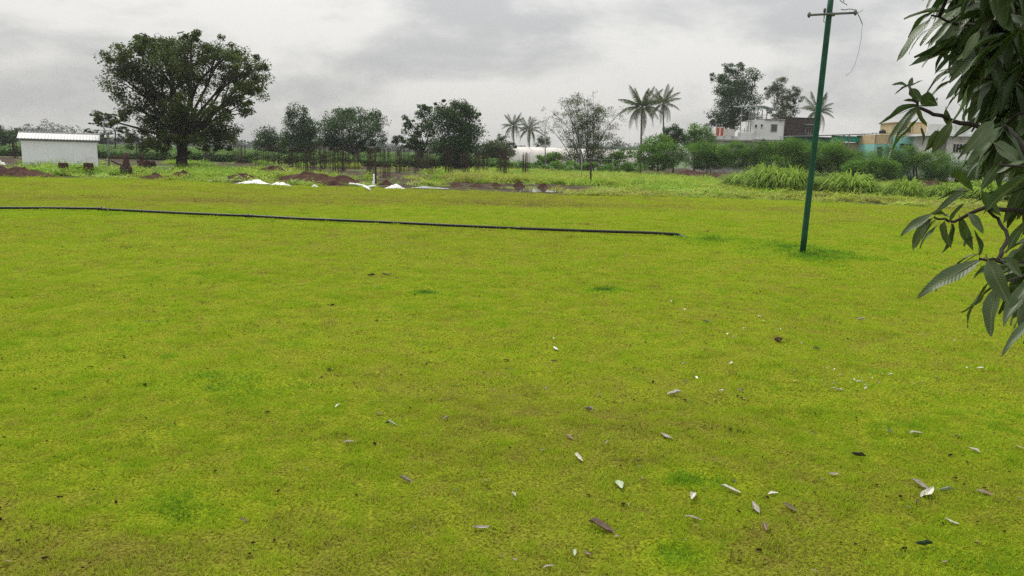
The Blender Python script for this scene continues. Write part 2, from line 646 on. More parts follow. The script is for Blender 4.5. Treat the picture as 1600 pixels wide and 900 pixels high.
def instancer(name, pts, rot, scl, pick, tone, protos, kind='stuff'):
    col = bpy.data.collections.new(name + '_kinds')
    for i, p in enumerate(protos):
        col.objects.link(p)
    me = bpy.data.meshes.new(name)
    me.vertices.add(len(pts))
    me.vertices.foreach_set('co', np.ascontiguousarray(pts, dtype=np.float32).ravel())
    a = me.attributes.new('rot', 'FLOAT_VECTOR', 'POINT')
    a.data.foreach_set('vector', np.ascontiguousarray(rot, dtype=np.float32).ravel())
    a = me.attributes.new('scl', 'FLOAT_VECTOR', 'POINT')
    a.data.foreach_set('vector', np.ascontiguousarray(scl, dtype=np.float32).ravel())
    a = me.attributes.new('pick', 'INT', 'POINT')
    a.data.foreach_set('value', np.ascontiguousarray(pick, dtype=np.int32))
    a = me.attributes.new('tone', 'FLOAT', 'POINT')
    a.data.foreach_set('value', np.ascontiguousarray(tone, dtype=np.float32))
    o = link(name, me)
    ng = bpy.data.node_groups.new(name, 'GeometryNodeTree')
    ng.interface.new_socket('Geometry', in_out='INPUT', socket_type='NodeSocketGeometry')
    ng.interface.new_socket('Geometry', in_out='OUTPUT', socket_type='NodeSocketGeometry')
    N, L = ng.nodes, ng.links
    gi, go = N.new('NodeGroupInput'), N.new('NodeGroupOutput')
    ip = N.new('GeometryNodeInstanceOnPoints')
    ci = N.new('GeometryNodeCollectionInfo')
    ci.inputs['Collection'].default_value = col
    ci.inputs['Separate Children'].default_value = True
    ci.inputs['Reset Children'].default_value = True
    ip.inputs['Pick Instance'].default_value = True

    def na(nm, ty):
        n = N.new('GeometryNodeInputNamedAttribute')
        n.data_type = ty
        n.inputs['Name'].default_value = nm
        return n.outputs['Attribute']
    L.new(gi.outputs[0], ip.inputs['Points'])
    L.new(ci.outputs[0], ip.inputs['Instance'])
    L.new(na('pick', 'INT'), ip.inputs['Instance Index'])
    L.new(na('rot', 'FLOAT_VECTOR'), ip.inputs['Rotation'])
    L.new(na('scl', 'FLOAT_VECTOR'), ip.inputs['Scale'])
    L.new(ip.outputs[0], go.inputs[0])
    md = o.modifiers.new('scatter', 'NODES')
    md.node_group = ng
    o['kind'] = kind
    return o


def scatter_band(y0, y1, dens, half=0.80, margin=2.0):
    n = int(dens * ((y1 - y0) * margin * 2 + half * (y1 ** 2 - y0 ** 2)))
    y = np.sqrt(rng.uniform(y0 ** 2, y1 ** 2, int(n * 1.4)))
    x = rng.uniform(-1, 1, len(y)) * (half * y + margin)
    return x[:n], y[:n]


def make_grass():
    P, RO, S, K, T = [], [], [], [], []
    bands = [(0.8, 5.0, 540, 0.055, 0), (5.0, 11, 130, 0.11, 3), (11, 22, 34, 0.24, 6), (22, 48, 8.0, 0.55, 9)]
    for (y0, y1, dens, rad, k0) in bands:
        x, y = scatter_band(y0, y1, dens)
        tone = lawn_tone(x, y)
        crev = np.minimum(0.9 * fbm(x + 5, y + 60, 0.13, 2), 1.1 * fbm(x + 45, y + 20, 0.075, 2)) * np.clip(1.25 - y / 16, 0, 1)
        ok = (y < edge_y(x) - 0.05) & (rng.random(len(x)) < np.clip((tone - 0.10) * 4.5, 0.12, 1)) & (crev > -0.55)
        x, y, tone = x[ok], y[ok], tone[ok]
        hs = 0.85 + 0.20 * fbm(x + 50, y, 0.45, 2) + 0.65 * fbm(x, y + 80, 0.13, 2) + np.where(y > 5, .55, .15) * fbm(x + 8, y + 3, 0.32, 2) + 0.9 * np.clip(tone - 0.72, 0, 1) + 2.2 * ridge(x, y) * 3
        hs = np.clip(hs * rng.uniform(0.75, 1.25, len(x)), 0.35, 2.4)
        P.append(np.stack([x, y, lawn_z(x, y) - 0.002], -1))
        RO.append(np.stack([rng.normal(0, 0.12, len(x)), rng.normal(0, 0.12, len(x)), rng.uniform(0, 6.28, len(x))], -1))
        w = rng.uniform(0.8, 1.2, len(x))
        S.append(np.stack([w, w, hs], -1))
        K.append(k0 + rng.integers(0, 3, len(x)))
        T.append(np.clip(tone + rng.normal(0, 0.10, len(x)) - (rng.random(len(x)) < .04) * .25, 0, 1))
    pr = []
    for j in range(3): pr.append(proto('grass_tuft_%02d' % (0 + j), blades(34, 0.055, 0.010, 0.024, 0.0030, 0.9, 2, 10 + j), M['grass']))
    for j in range(3): pr.append(proto('grass_tuft_%02d' % (3 + j), blades(46, 0.11, 0.013, 0.032, 0.0065, 0.9, 1, 20 + j), M['grass']))
    for j in range(3): pr.append(proto('grass_tuft_%02d' % (6 + j), blades(60, 0.24, 0.014, 0.036, 0.014, 0.9, 1, 30 + j), M['grass']))
    for j in range(3): pr.append(proto('grass_tuft_%02d' % (9 + j), blades(80, 0.55, 0.012, 0.028, 0.034, 0.9, 1, 40 + j), M['grass']))
    instancer('grass', np.concatenate(P), np.concatenate(RO), np.concatenate(S), np.concatenate(K), np.concatenate(T), pr)


make_grass()


def leafy_plant(n, h, w, seed, spread=0.5):
    r = np.random.default_rng(seed)
    V, Fc = [], []
    for i in range(n):
        a = r.uniform(0, 6.283)
        z = h * r.uniform(0.15, 1.0)
        rr = spread * h * (0.25 + 0.6 * r.uniform())
        c = np.array([math.cos(a) * rr, math.sin(a) * rr, z])
        d = np.array([math.cos(a), math.sin(a), r.uniform(-0.3, 0.9)])
        d /= np.linalg.norm(d)
        s = np.cross(d, [0, 0, 1])
        s /= np.linalg.norm(s)
        L_ = w * r.uniform(0.7, 1.4)
        b0 = len(V)
        for q in (c - d * L_, c + s * L_ * 0.3, c + d * L_ + np.array([0, 0, -0.25 * L_]), c - s * L_ * 0.3):
            V.append(tuple(q))
        Fc.append((b0, b0 + 1, b0 + 2, b0 + 3))
    return V, Fc


def px_x(px, d):
    return base(px, d).x


HEAPS_PX = [(28, 274, 92, 24), (-40, 274, 90, 22), (237, 279, 46, 10), (283, 277, 44, 13), (375, 282, 70, 14), (420, 272, 52, 15), (470, 281, 100, 16), (520, 284, 60, 13), (602, 288, 24, 9),
            (713, 289, 24, 5), (744, 291, 24, 7), (811, 291, 22, 10), (850, 293, 24, 8), (775, 290, 18, 6), (1465, 297, 120, 10), (1075, 277, 190, 15),
            (800, 295, 70, 7), (845, 299, 80, 8), (675, 291, 95, 6), (395, 287, 60, 8), (440, 289, 50, 8), (490, 292, 60, 6), (617, 294, 60, 9), (565, 294, 60, 8)]


def make_weeds():
    """rough growth between the lawn and the field, and along the foot of the hedge"""
    n = 26000
    y = rng.uniform(28, 78, n)
    x = rng.uniform(-1, 1, n) * (0.85 * y + 6)
    u = x / y                                     # lateral slope, about -0.69..0.69 in view
    ed = edge_y(x)
    band = y - ed
    m = fbm(x, y, 6.0, 3)
    left = np.clip((-0.02 - u) * 12, 0, 1)        # building plot on the left: mud with patches of weeds
    dens = np.where(band < 0.2, 0, np.where(left > 0.5, np.clip(m * 1.9 + 0.12 - (band > 16) * 0.8, 0, 1), np.clip(m * 1.5 + 0.42, 0.03, 1)))
    dens = np.where((left <= 0.5) & (band > 40), dens * 0.5, dens)
    wet = ((u > -0.165) & (u < 0.08) & (band < 4.5) & (band > 0.3))
    dens = np.where(wet, dens * 0.35, dens)
    # strip in front of shed kept, strip of bare mud among rebar kept bare
    wetlow = np.zeros(n, bool)
    for (hx, hy, hw, hh) in HEAPS_PX:
        c = G(hx, hy)
        w = hw / ppm(c.y) / 2
        k = c.y / 45
        inside = (np.abs(x / y - c.x / c.y) * c.y < w * 0.95) & (y < c.y + w * .5) & (y > c.y - 5.5 * k)
        dens = np.where(inside, dens * 0.10, dens)
        if hh < 9 and 290 < hy < 300 and hw > 65:           # open ground round the standing water
            low = (np.abs(x / y - c.x / c.y) * c.y < w * 0.95) & (y < c.y + 9) & (y > c.y)
            dens = np.where(low, dens * 0.35, dens)
            wetlow = wetlow | low
    ok = rng.random(n) < dens
    x, y, u, band, wetlow = x[ok], y[ok], u[ok], band[ok], wetlow[ok]
    n = len(x)
    h = rng.uniform(0.5, 1.15, n) * np.clip(0.30 + band / 10, 0.28, 1.0) * np.where(u < -0.02, 0.70, 0.85) * np.where(u > 0.26, 0.55, np.where(u > -0.02, 0.72, 1)) * (1 + .35 * fbm(x + 3, y, 3.0, 2))
    h = np.clip(h, .15, 1.1) * np.where(wetlow, .45, 1)
    tone = np.clip(0.42 + 0.18 * fbm(x, y, 8, 2) + rng.normal(0, 0.14, n) + .16 * fbm(x, y + 30, 2.2, 2) - np.where((u > 0.05) & (band < 4), 0.16, 0) + np.where(u < -0.35, 0.12, 0), 0, 1)
    P = np.stack([x, y, np.full(n, -0.03)], -1)
    RO = np.stack([rng.normal(0, .1, n), rng.normal(0, .1, n), rng.uniform(0, 6.28, n)], -1)
    w = rng.uniform(0.8, 1.4, n)
    pr = [proto('weed_%d' % j, blades(46, 0.42, 0.35, 0.85, 0.045, 0.7, 2, 60 + j, 0.8), M['weed']) for j in range(3)]
    pr += [proto('weed_%d' % (3 + j), leafy_plant(60, 0.7, 0.10, 70 + j, 0.7), M['weed']) for j in range(2)]
    instancer('weeds', P, RO, np.stack([w, w, h], -1), rng.integers(0, 5, n), tone, pr)


make_weeds()


def make_crops():
    P = []
    for (y0, y1, n) in [(78, 130, 9000), (130, 240, 8000), (240, 420, 5000)]:
        y = rng.uniform(y0, y1, n)
        x = rng.uniform(-0.80, -0.015, n) * y
        ok = y > np.interp(x, fn[:, 0], fn[:, 1]) + rng.uniform(0, 2, n)
        P.append(np.stack([x[ok], y[ok], np.full(ok.sum(), -0.03)], -1))
    P = np.concatenate(P)
    n = len(P)
    sc = rng.uniform(0.75, 1.2, n) * (1 + np.clip((P[:, 1] - 130) / 200, 0, 1.2))
    hz = rng.uniform(0.7, 1.15, n) * (0.85 + 0.3 * fbm(P[:, 0], P[:, 1], 9, 2))
    tone = np.clip(0.5 + 0.25 * fbm(P[:, 0], P[:, 1] * 0.4, 11, 3) + rng.normal(0, .14, n), 0, 1)
    pr = [proto('crop_plant_%d' % j, leafy_plant(70, 1.15, 0.26, 80 + j, 0.85), M['crop']) for j in range(3)]
    instancer('crop_field', P, np.stack([np.zeros(n), np.zeros(n), rng.uniform(0, 6.28, n)], -1), np.stack([sc, sc, np.clip(hz, .4, 1.5)], -1), rng.integers(0, 3, n), tone, pr)


make_crops()

# soil crumbs on the lawn


def make_crumbs():
    x, y = scatter_band(1.6, 14, 60, 0.75, 0.5)
    m = fbm(x, y, 1.2, 2)
    ok = (rng.random(len(x)) < np.clip(0.45 + m * 0.6, 0.08, 1)) & (np.abs(x) < 0.8 * y + 1)
    x, y = x[ok], y[ok]
    n = len(x)
    s = rng.lognormal(-5.5, 0.40, n)
    pr = []
    for j in range(3):
        r = np.random.default_rng(j)
        v = []
        for k in range(7):
            a = 6.283 * k / 7
            v.append((math.cos(a) * r.uniform(.7, 1.3), math.sin(a) * r.uniform(.7, 1.3), -0.2))
        for k in range(5):
            a = 6.283 * k / 5
            v.append((math.cos(a) * r.uniform(.3, .8), math.sin(a) * r.uniform(.3, .8), r.uniform(.6, 1.1)))
        f = [(7, 8, 9, 10, 11)]
        for k in range(7):
            f.append((k, (k + 1) % 7, 7 + int(((k + 1) % 7) * 5 / 7)))
            if int(((k + 1) % 7) * 5 / 7) != int(k * 5 / 7): f.append((k, 7 + int(((k + 1) % 7) * 5 / 7), 7 + int(k * 5 / 7)))
        pr.append(proto('soil_crumb_%d' % j, (v, f), M['soil']))
    instancer('soil_crumbs', np.stack([x, y, lawn_z(x, y) + s * 0.2 + 0.010], -1), np.stack([rng.normal(0, .2, n), rng.normal(0, .2, n), rng.uniform(0, 6.28, n)], -1),
              np.stack([s * rng.uniform(1, 2.4, n), s * rng.uniform(.7, 1.3, n), s * 0.6], -1), rng.integers(0, 3, n), np.zeros(n), pr)


make_crumbs()

# ------------------------------------------------------------------ foliage builder


def leaf_quads(C, size, aspect, up=0.5, tint=None, drop=0.0):
    """leaf quads (bent diamonds) centred at C (n,3)"""
    n = len(C)
    nrm = rng.normal(0, 1, (n, 3))
    nrm[:, 2] = np.abs(nrm[:, 2]) + up
    nrm /= np.linalg.norm(nrm, axis=1)[:, None]
    a = rng.normal(0, 1, (n, 3))
    a[:, 2] -= drop
    a -= nrm * (a * nrm).sum(1)[:, None]
    a /= np.linalg.norm(a, axis=1)[:, None]
    b = np.cross(nrm, a)
    s = size * rng.uniform(0.6, 1.3, n)[:, None]
    V = np.stack([C - a * s * .5, C + b * s * aspect * .5 + nrm * s * .06, C + a * s * .5, C - b * s * aspect * .5 + nrm * s * .06], 1).reshape(-1, 3)
    Fc = np.arange(4 * n).reshape(n, 4)
    return V, Fc, np.repeat(tint, 4)


def crown_points(blobs, d, n, sub, shell=0.45, deep=0.8, flat=0.75, spread=1.0, tsd=.16):
    """blobs: (px, py, rx, ry, density) at depth d -> leaf positions, tints and sub-cluster centres (world)"""
    s = ppm(d)
    w = np.array([b[2] * b[3] * (b[4] if len(b) > 4 else 1) for b in blobs])
    w = w / w.sum()
    P, T, SUB = [], [], []
    cx = np.mean([b[0] for b in blobs])
    wid = max(max(b[0] + b[2] for b in blobs) - cx, cx - min(b[0] - b[2] for b in blobs)) / s
    for b, wi in zip(blobs, w):
        c = at(b[0], b[1], d)
        rx, rz = b[2] / s, b[3] / s
        ry = (rx + rz) / 2 * deep
        off = abs(b[0] - cx) / s / max(wid, .1)
        dy = rng.uniform(-1, 1) * 0.55 * wid * math.sqrt(max(0, 1 - off * off)) * deep
        k = max(2, int(sub * wi))
        nl = int(n * wi / k)
        bt = rng.uniform(-0.12, 0.12)
        for _ in range(k):
            v = rng.normal(0, 1, 3)
            v /= np.linalg.norm(v)
            r = (shell + (1 - shell) * rng.uniform()) ** 0.7
            q = np.array([c.x + v[0] * rx * r, c.y + dy + v[1] * ry * r, c.z + v[2] * rz * r])
            sg = 0.30 * min(rx, rz) * rng.uniform(0.6, 1.3) * spread
            L_ = rng.normal(0, 1, (nl, 3))
            L_ *= (np.minimum(np.linalg.norm(L_, axis=1), 1.9 + .3 * rng.random(nl)) / np.linalg.norm(L_, axis=1))[:, None]
            L_ = L_ * np.array([sg, sg, sg * flat]) + q
            P.append(L_)
            T.append(np.clip(0.42 + bt + rng.normal(0, tsd) + rng.normal(0, 0.13, nl), 0, 1))
            SUB.append((q, c + Vector((0, dy, 0))))
    return np.concatenate(P), np.concatenate(T), SUB


def limb(mb, a, b, r0, r1, sag=0.12, n=6, seg=5):
    a, b = Vector(a), Vector(b)
    L_ = (b - a).length
    j = Vector((random.uniform(-1, 1), random.uniform(-1, 1), random.uniform(-.2, .8))) * L_ * sag
    pts, rad = [], []
    for i in range(seg + 1):
        t = i / seg
        pts.append(a.lerp(b, t) + j * math.sin(math.pi * t) + Vector((random.uniform(-1, 1), random.uniform(-1, 1), 0)) * L_ * 0.018 * (0 < i < seg))
        rad.append(r0 + (r1 - r0) * t)
    mb.tube(pts, rad, n)
    return pts


def tree(name, label, cat, px, d, blobs, n, leaf, trunk_r, fork_py, material='leaf_dark', sub=120, group=None, aspect=0.55, base_z=0.0, base_px=None,
         twig=0.35, shell=0.45, deep=0.8, spread=1.0, trunks=1, drop=0.3, up=0.5, stem_col='bark', flat=0.75, limb_k=0.40, tsd=.16, seed=0):
    global rng
    rng = np.random.default_rng(int(px * 7 + d + seed))
    random.seed(int(px * 3 + d + seed))
    b0 = base(base_px if base_px is not None else px, d, base_z)
    root = thing(name, label, cat, b0, 0, group)
    n, leaf = int(n * 1.5), leaf * .86
    P, T, SUB = crown_points(blobs, d, n, sub, shell, deep, flat, spread, tsd)
    o = np.array(b0)
    V, Fc, tint = leaf_quads(P - o, leaf, aspect, up, T, drop)
    V[:, 2] = np.maximum(V[:, 2], 0.01)
    link('crown', np_mesh('crown', V, Fc, M[material], {'tint': tint}), root)
    # trunk and limbs
    mb = MB()
    fork = at(px, fork_py, d) - b0
    tops = []
    for k in range(trunks):
        f = Vector(fork) + Vector((random.uniform(-1, 1), random.uniform(-1, 1), random.uniform(-.3, .3))) * (0.0 if trunks == 1 else fork.z * 0.18)
        st = Vector((0, 0, -0.1)) + (Vector((random.uniform(-.3, .3), random.uniform(-.3, .3), 0)) if trunks > 1 else Vector())
        pts, rad = [], []
        for i in range(7):
            t = i / 6
            pts.append(st.lerp(f, t) + Vector((random.uniform(-1, 1), random.uniform(-1, 1), 0)) * trunk_r * 0.25 * (0 < i < 6))
            rad.append(trunk_r * (1.0 + 0.55 * max(0, 1 - t * 4)) * (1 - 0.22 * t))
        mb.tube(pts, rad, 10)
        tops.append(f)
    cents = {}
    for q, c in SUB:
        cents.setdefault(tuple(round(v, 3) for v in c), []).append(q)
    for c, qs in cents.items():
        cl = Vector(c) - b0
        tp = random.choice(tops)
        if (cl - tp).length > 0.3:
            pts = limb(mb, tp, cl, trunk_r * limb_k, trunk_r * 0.10, 0.16)
        else:
            pts = [tp, cl]
        for q in qs:
            if random.random() < twig:
                s0 = pts[random.randint(len(pts) // 2, len(pts) - 1)]
                limb(mb, s0, Vector(q) - b0, trunk_r * 0.14, trunk_r * 0.03 + 0.006, 0.10, 4, 3)
    mb.build('trunk', M[stem_col], root, smooth=True)
    return root


# ------------------------------------------------------------------ big tree and the trees of the plot
tree('big_tree', 'largest tree, broad dark spreading crown and thick trunk, standing right of the white shed', 'tree', 286, 52,
     [(368, 168, 32, 20, .8), (350, 122, 36, 24, .9), (215, 130, 34, 26, .7), (226, 66, 28, 20, 1.1), (192, 96, 28, 15, .9), (262, 76, 34, 20, .8), (275, 106, 50, 30, .9), (352, 92, 34, 22, .7), (224, 68, 24, 18, .8), (225, 100, 45, 30), (192, 94, 26, 14, .55), (290, 88, 48, 32), (335, 78, 42, 24), (318, 66, 26, 12, .8), (245, 140, 52, 34), (300, 128, 30, 26, .8), (372, 112, 42, 30, .75),
      (404, 106, 26, 20, .75), (410, 138, 22, 20, .75), (385, 150, 34, 18, .8), (210, 166, 36, 24, .8), (186, 188, 16, 28, .45), (250, 192, 52, 28), (305, 176, 40, 24, .7), (318, 206, 52, 26, 1.1), (350, 170, 28, 22, .6),
      (352, 205, 28, 24, .8), (275, 222, 62, 16), (228, 214, 40, 20), (345, 232, 30, 10, .7), (270, 228, 22, 12), (300, 150, 16, 14, .5)],
     40000, 0.20, 0.40, 222, 'leaf_dark', sub=560, twig=0.35, shell=0.22, spread=.74, limb_k=.34)
TREEG = 'trees at the edge of the field'
tree('small_tree', 'small open tree between the large spreading tree and the tall conical one', 'tree', 420, 88,
     [(420, 212, 16, 16, .6), (410, 225, 12, 14, .7), (432, 226, 14, 18, .8), (424, 240, 18, 8)], 3200, 0.26, 0.10, 244, 'leaf_deep', 90, TREEG)
tree('conical_tree', 'medium tree with a pointed conical crown, left of the round broad tree', 'tree', 467, 86,
     [(464, 174, 16, 12, .8), (462, 190, 24, 14, .8), (466, 208, 30, 16, .9), (468, 226, 32, 16), (470, 240, 24, 8), (484, 200, 14, 14, .7), (446, 214, 12, 14, .7)], 8000, 0.25, 0.17, 244, 'leaf_deep', 190, TREEG, shell=.3)
tree('round_tree', 'broad round-topped tree with a short forked trunk, right of the conical tree', 'tree', 553, 90,
     [(530, 182, 26, 14), (556, 178, 30, 12), (580, 188, 20, 16), (552, 200, 46, 20), (518, 206, 20, 20), (588, 212, 14, 20), (510, 220, 14, 14), (545, 226, 34, 14), (578, 230, 24, 12), (524, 232, 18, 8)],
     12000, 0.25, 0.30, 242, 'leaf_deep', 260, TREEG, shell=.35)
tree('ragged_tree', 'ragged uneven tree with sky gaps, joined to the left of the dense leafy tree', 'tree', 660, 84,
     [(637, 192, 12, 9), (645, 205, 16, 12, .8), (672, 166, 18, 11, .7), (664, 182, 14, 14, .8), (690, 160, 14, 6, .5), (668, 205, 20, 14, .8), (655, 222, 22, 12), (640, 226, 16, 10), (654, 240, 10, 10), (682, 225, 18, 14, .8), (628, 220, 7, 8, .5)],
     5600, 0.25, 0.20, 240, 'leaf_deep', 150, TREEG, shell=.35, spread=.75)
tree('dense_tree', 'dense leafy dark green tree, tallest of the trees in the middle of the field edge', 'tree', 712, 80,
     [(712, 172, 28, 14), (728, 172, 14, 12), (700, 188, 26, 18), (728, 195, 20, 20), (715, 212, 34, 20), (700, 232, 26, 18), (728, 234, 22, 18), (712, 250, 28, 10), (745, 186, 7, 12, .25), (748, 195, 4, 8, .2)],
     13000, 0.25, 0.26, 236, 'leaf_deep', 280, TREEG, shell=.4, spread=1.15)
tree('umbrella_tree', 'flat-topped tree with layered crown, just right of the white shed', 'tree', 180, 95,
     [(164, 180, 22, 4), (150, 177, 10, 2.5, .8), (185, 186, 18, 5, .8), (152, 194, 12, 3), (170, 196, 14, 4, .8), (146, 204, 12, 3.5), (160, 208, 10, 4, .8), (186, 203, 10, 7, .7)], 4600, 0.24, 0.10, 205, 'leaf_deep', 110, spread=.9, flat=.4)
tree('round_bush', 'small dark rounded tree seen behind the lamp post by the shed', 'tree', 166, 150, [(166, 219, 10, 7), (166, 212, 6, 5)], 900, 0.4, 0.1, 222, 'leaf_far', 30)
tree('dark_grove_tree', 'dark bushy tree at the left edge behind the white shed', 'tree', 8, 110, [(5, 205, 22, 10), (18, 214, 14, 10), (-12, 208, 20, 14), (0, 218, 30, 8), (-35, 206, 24, 16)], 6000, 0.28, 0.2, 220, 'leaf_deep', 130)
tree('dark_tree', 'low dark tree under the left side of the large spreading tree', 'tree', 205, 140, [(205, 216, 18, 6), (225, 219, 20, 5), (188, 219, 10, 4)], 1800, 0.4, 0.15, 222, 'leaf_far', 50)
tree('leaning_sapling', 'scrubby dark sapling beside the ragged tree at its left', 'tree', 622, 100, [(622, 217, 8, 6, .7), (616, 222, 5, 4, .6)], 700, .25, .05, 235, 'leaf_far', 30)

# shrubs and trees to the right of the middle
tree('shrub', 'grey green shrub right of the dense leafy tree, before the plastic tunnel', 'shrub', 768, 92, [(768, 232, 18, 12), (760, 245, 22, 8), (782, 240, 14, 12)], 4200, .25, .1, 250, 'leaf_grey', 90)
tree('thin_tree', 'hazy tree with a loose crown left of the two small palms', 'tree', 790, 115, [(786, 224, 14, 9, .8), (790, 234, 16, 10), (785, 214, 8, 6, .4), (804, 226, 7, 5, .5)], 2400, .28, .1, 240, 'leaf_grey', 80)
tree('sparse_tree', 'sparse leafless-looking tree behind the plastic tunnel, right of the small palms', 'tree', 850, 150, [(848, 214, 9, 10, .5), (856, 222, 8, 8, .5), (842, 224, 7, 6, .5)], 900, .35, .07, 232, 'leaf_grey', 40, twig=.6)
tree('round_shrub', 'dark shrub growing at the left front of the plastic tunnel', 'shrub', 858, 84, [(852, 248, 12, 8), (866, 247, 12, 9), (858, 254, 18, 5)], 3000, .2, .07, 258, 'leaf_hedge', 70)

# bamboo clump: many arching culms with light foliage


def bamboo(px, d):
    b0 = base(px, d)
    root = thing('bamboo_clump', 'tall feathery bamboo clump with arching stems before the plastic tunnel', 'bamboo', b0)
    tips = [(838, 186), (858, 172), (866, 190), (874, 160), (884, 152), (893, 147), (902, 149), (910, 146), (918, 150), (927, 152), (934, 160), (944, 166), (952, 168), (986, 163), (962, 192), (960, 208), (972, 222), (876, 206), (872, 230), (900, 172), (915, 176), (930, 184),
            (888, 186), (905, 196), (922, 204), (940, 205), (890, 215), (930, 224), (948, 228), (960, 240), (880, 244), (898, 240), (918, 240), (938, 244)]
    mb = MB()
    P, T = [], []
    for i, (tx, ty) in enumerate(tips):
        t = at(tx, ty, d + rng.uniform(-2, 2)) - b0
        s0 = Vector((rng.normal(0, .5), rng.normal(0, .5), -.1))
        cx = s0.x + (t.x - s0.x) * .35
        ctrl = Vector((cx, s0.y + (t.y - s0.y) * .35, t.z * .75))
        pts = []
        for k in range(11):
            q = k / 10
            pts.append(s0 * (1 - q) ** 2 + ctrl * (2 * q * (1 - q)) + t * q * q)
        mb.tube(pts, [.055 * (1 - .8 * k / 10) for k in range(11)], 5)
        full = .35 if tx < 880 and ty < 200 or tx > 955 and ty < 200 else 1.0
        nb = int((26 if ty < 200 else 20) * (full if full < 1 else 1))
        tint = rng.normal(.5, .12)
        for b in range(max(nb, 8)):
            q = rng.uniform(.38 if full == 1 else .62, 1.0)
            p = np.array(s0 * (1 - q) ** 2 + ctrl * (2 * q * (1 - q)) + t * q * q)
            dr = rng.normal(0, 1, 3) * np.array([.40, .40, .30])
            p = p + dr * .8
            n = 22
            P.append(p + rng.normal(0, 1, (n, 3)) * np.array([.20, .20, .13]) + np.linspace(0, -.35, n)[:, None] * np.array([0, 0, 1]))
            T.append(np.clip(rng.normal(tint, .15, n) + rng.normal(0, .15), 0, 1))
    P, T = np.concatenate(P), np.concatenate(T)
    V, Fc, ti = leaf_quads(P, .25, .22, .3, T, 1.2)
    V[:, 2] = np.maximum(V[:, 2], .01)
    link('foliage', np_mesh('foliage', V, Fc, M['leaf_grey'], {'tint': ti}), root)
    mb.build('stems', M['palm_bark'], root, True)


bamboo(915, 82)
tree('pale_shrub', 'low leafy shrub at the right foot of the bamboo clump', 'shrub', 965, 84, [(962, 246, 18, 9), (978, 240, 10, 8, .7), (948, 252, 16, 5)], 3000, .2, .05, 256, 'leaf_hedge', 70)

# far treeline, one hazy mass


def treeline():
    P, T = [], []
    for k in range(520):
        px = rng.uniform(-250, 1750)
        d = rng.uniform(380, 560)
        b = base(px, d)
        h = rng.uniform(4, 8) * (1 + 0.7 * math.sin(px * 0.021) * math.sin(px * 0.0067 + 1))
        h = max(2.5, h) * (1.35 if rng.random() < .08 else 1)
        w = rng.uniform(4, 9)
        n = 240
        v = rng.normal(0, 1, (n, 3))
        v /= np.linalg.norm(v, axis=1)[:, None]
        r = rng.uniform(.4, 1, n)[:, None] ** .5
        q = v * r * np.array([w, w, h * .5]) + np.array([b.x, b.y, h * .5])
        P.append(q)
        T.append(np.clip(rng.normal(.5, .2, n) + rng.normal(0, .15), 0, 1))
    P, T = np.concatenate(P), np.concatenate(T)
    V, Fc, ti = leaf_quads(P, 1.0, .7, .5, T)
    V[:, 2] = np.maximum(V[:, 2], 0)
    link('distant_treeline', np_mesh('distant_treeline', V, Fc, M['leaf_far'], {'tint': ti}))['kind'] = 'stuff'


treeline()

# ------------------------------------------------------------------ palms


def frond_mesh(name, L_, droop, seed, m):
    r = np.random.default_rng(seed)
    V, Fc, T = [], [], []
    npair = 22

    def pt(t):
        return np.array([L_ * (t - 0.12 * t * t * droop), 0, L_ * (0.38 * t - droop * 0.62 * t * t)])
    # rachis as a thin ribbon tube (triangular section)
    for i in range(9):
        t = i / 8
        p = pt(t)
        w = 0.045 * (1 - .8 * t)
        V += [tuple(p + [0, -w, 0]), tuple(p + [0, w, 0]), tuple(p + [0, 0, -w])]
        T += [.6] * 3
        if i:
            b = 3 * i
            Fc += [(b - 3, b - 2, b + 1, b), (b - 2, b - 1, b + 2, b + 1), (b - 1, b - 3, b, b + 2)]
    for i in range(npair):
        t = 0.14 + 0.86 * i / (npair - 1)
        p = pt(t)
        tan = pt(min(1, t + .02)) - pt(t - .02)
        tan /= np.linalg.norm(tan)
        ll = L_ * 0.24 * (math.sin(math.pi * min(1, (t * 0.85 + 0.12))) ** .7) * r.uniform(.85, 1.1)
        for sgn in (-1, 1):
            dr = tan * 0.55 + np.array([0, sgn * 0.8, 0]) + np.array([0, 0, -0.45 - .25 * r.uniform()])
            dr /= np.linalg.norm(dr)
            w = tan * 0.042 * L_ / 3
            mid = p + dr * ll * .5
            tip = p + dr * ll + np.array([0, 0, -ll * .22])
            b = len(V)
            V += [tuple(p - w), tuple(p + w), tuple(mid + w * .9), tuple(tip), tuple(mid - w * .9)]
            tt_ = r.uniform(.2, .8)
            T += [tt_] * 5
            Fc += [(b, b + 1, b + 2, b + 4), (b + 4, b + 2, b + 3)]
    me = bpy.data.meshes.new(name)
    me.from_pydata(V, [], Fc)
    me.materials.append(m)
    a = me.attributes.new('tint', 'FLOAT', 'POINT')
    a.data.foreach_set('value', np.array(T, dtype=np.float32))
    return me


FRONDS = [frond_mesh('frond', 3.0, dr, 5 + i, M['leaf_palm']) for i, dr in enumerate((0.35, 0.7, 1.05, 1.5))]


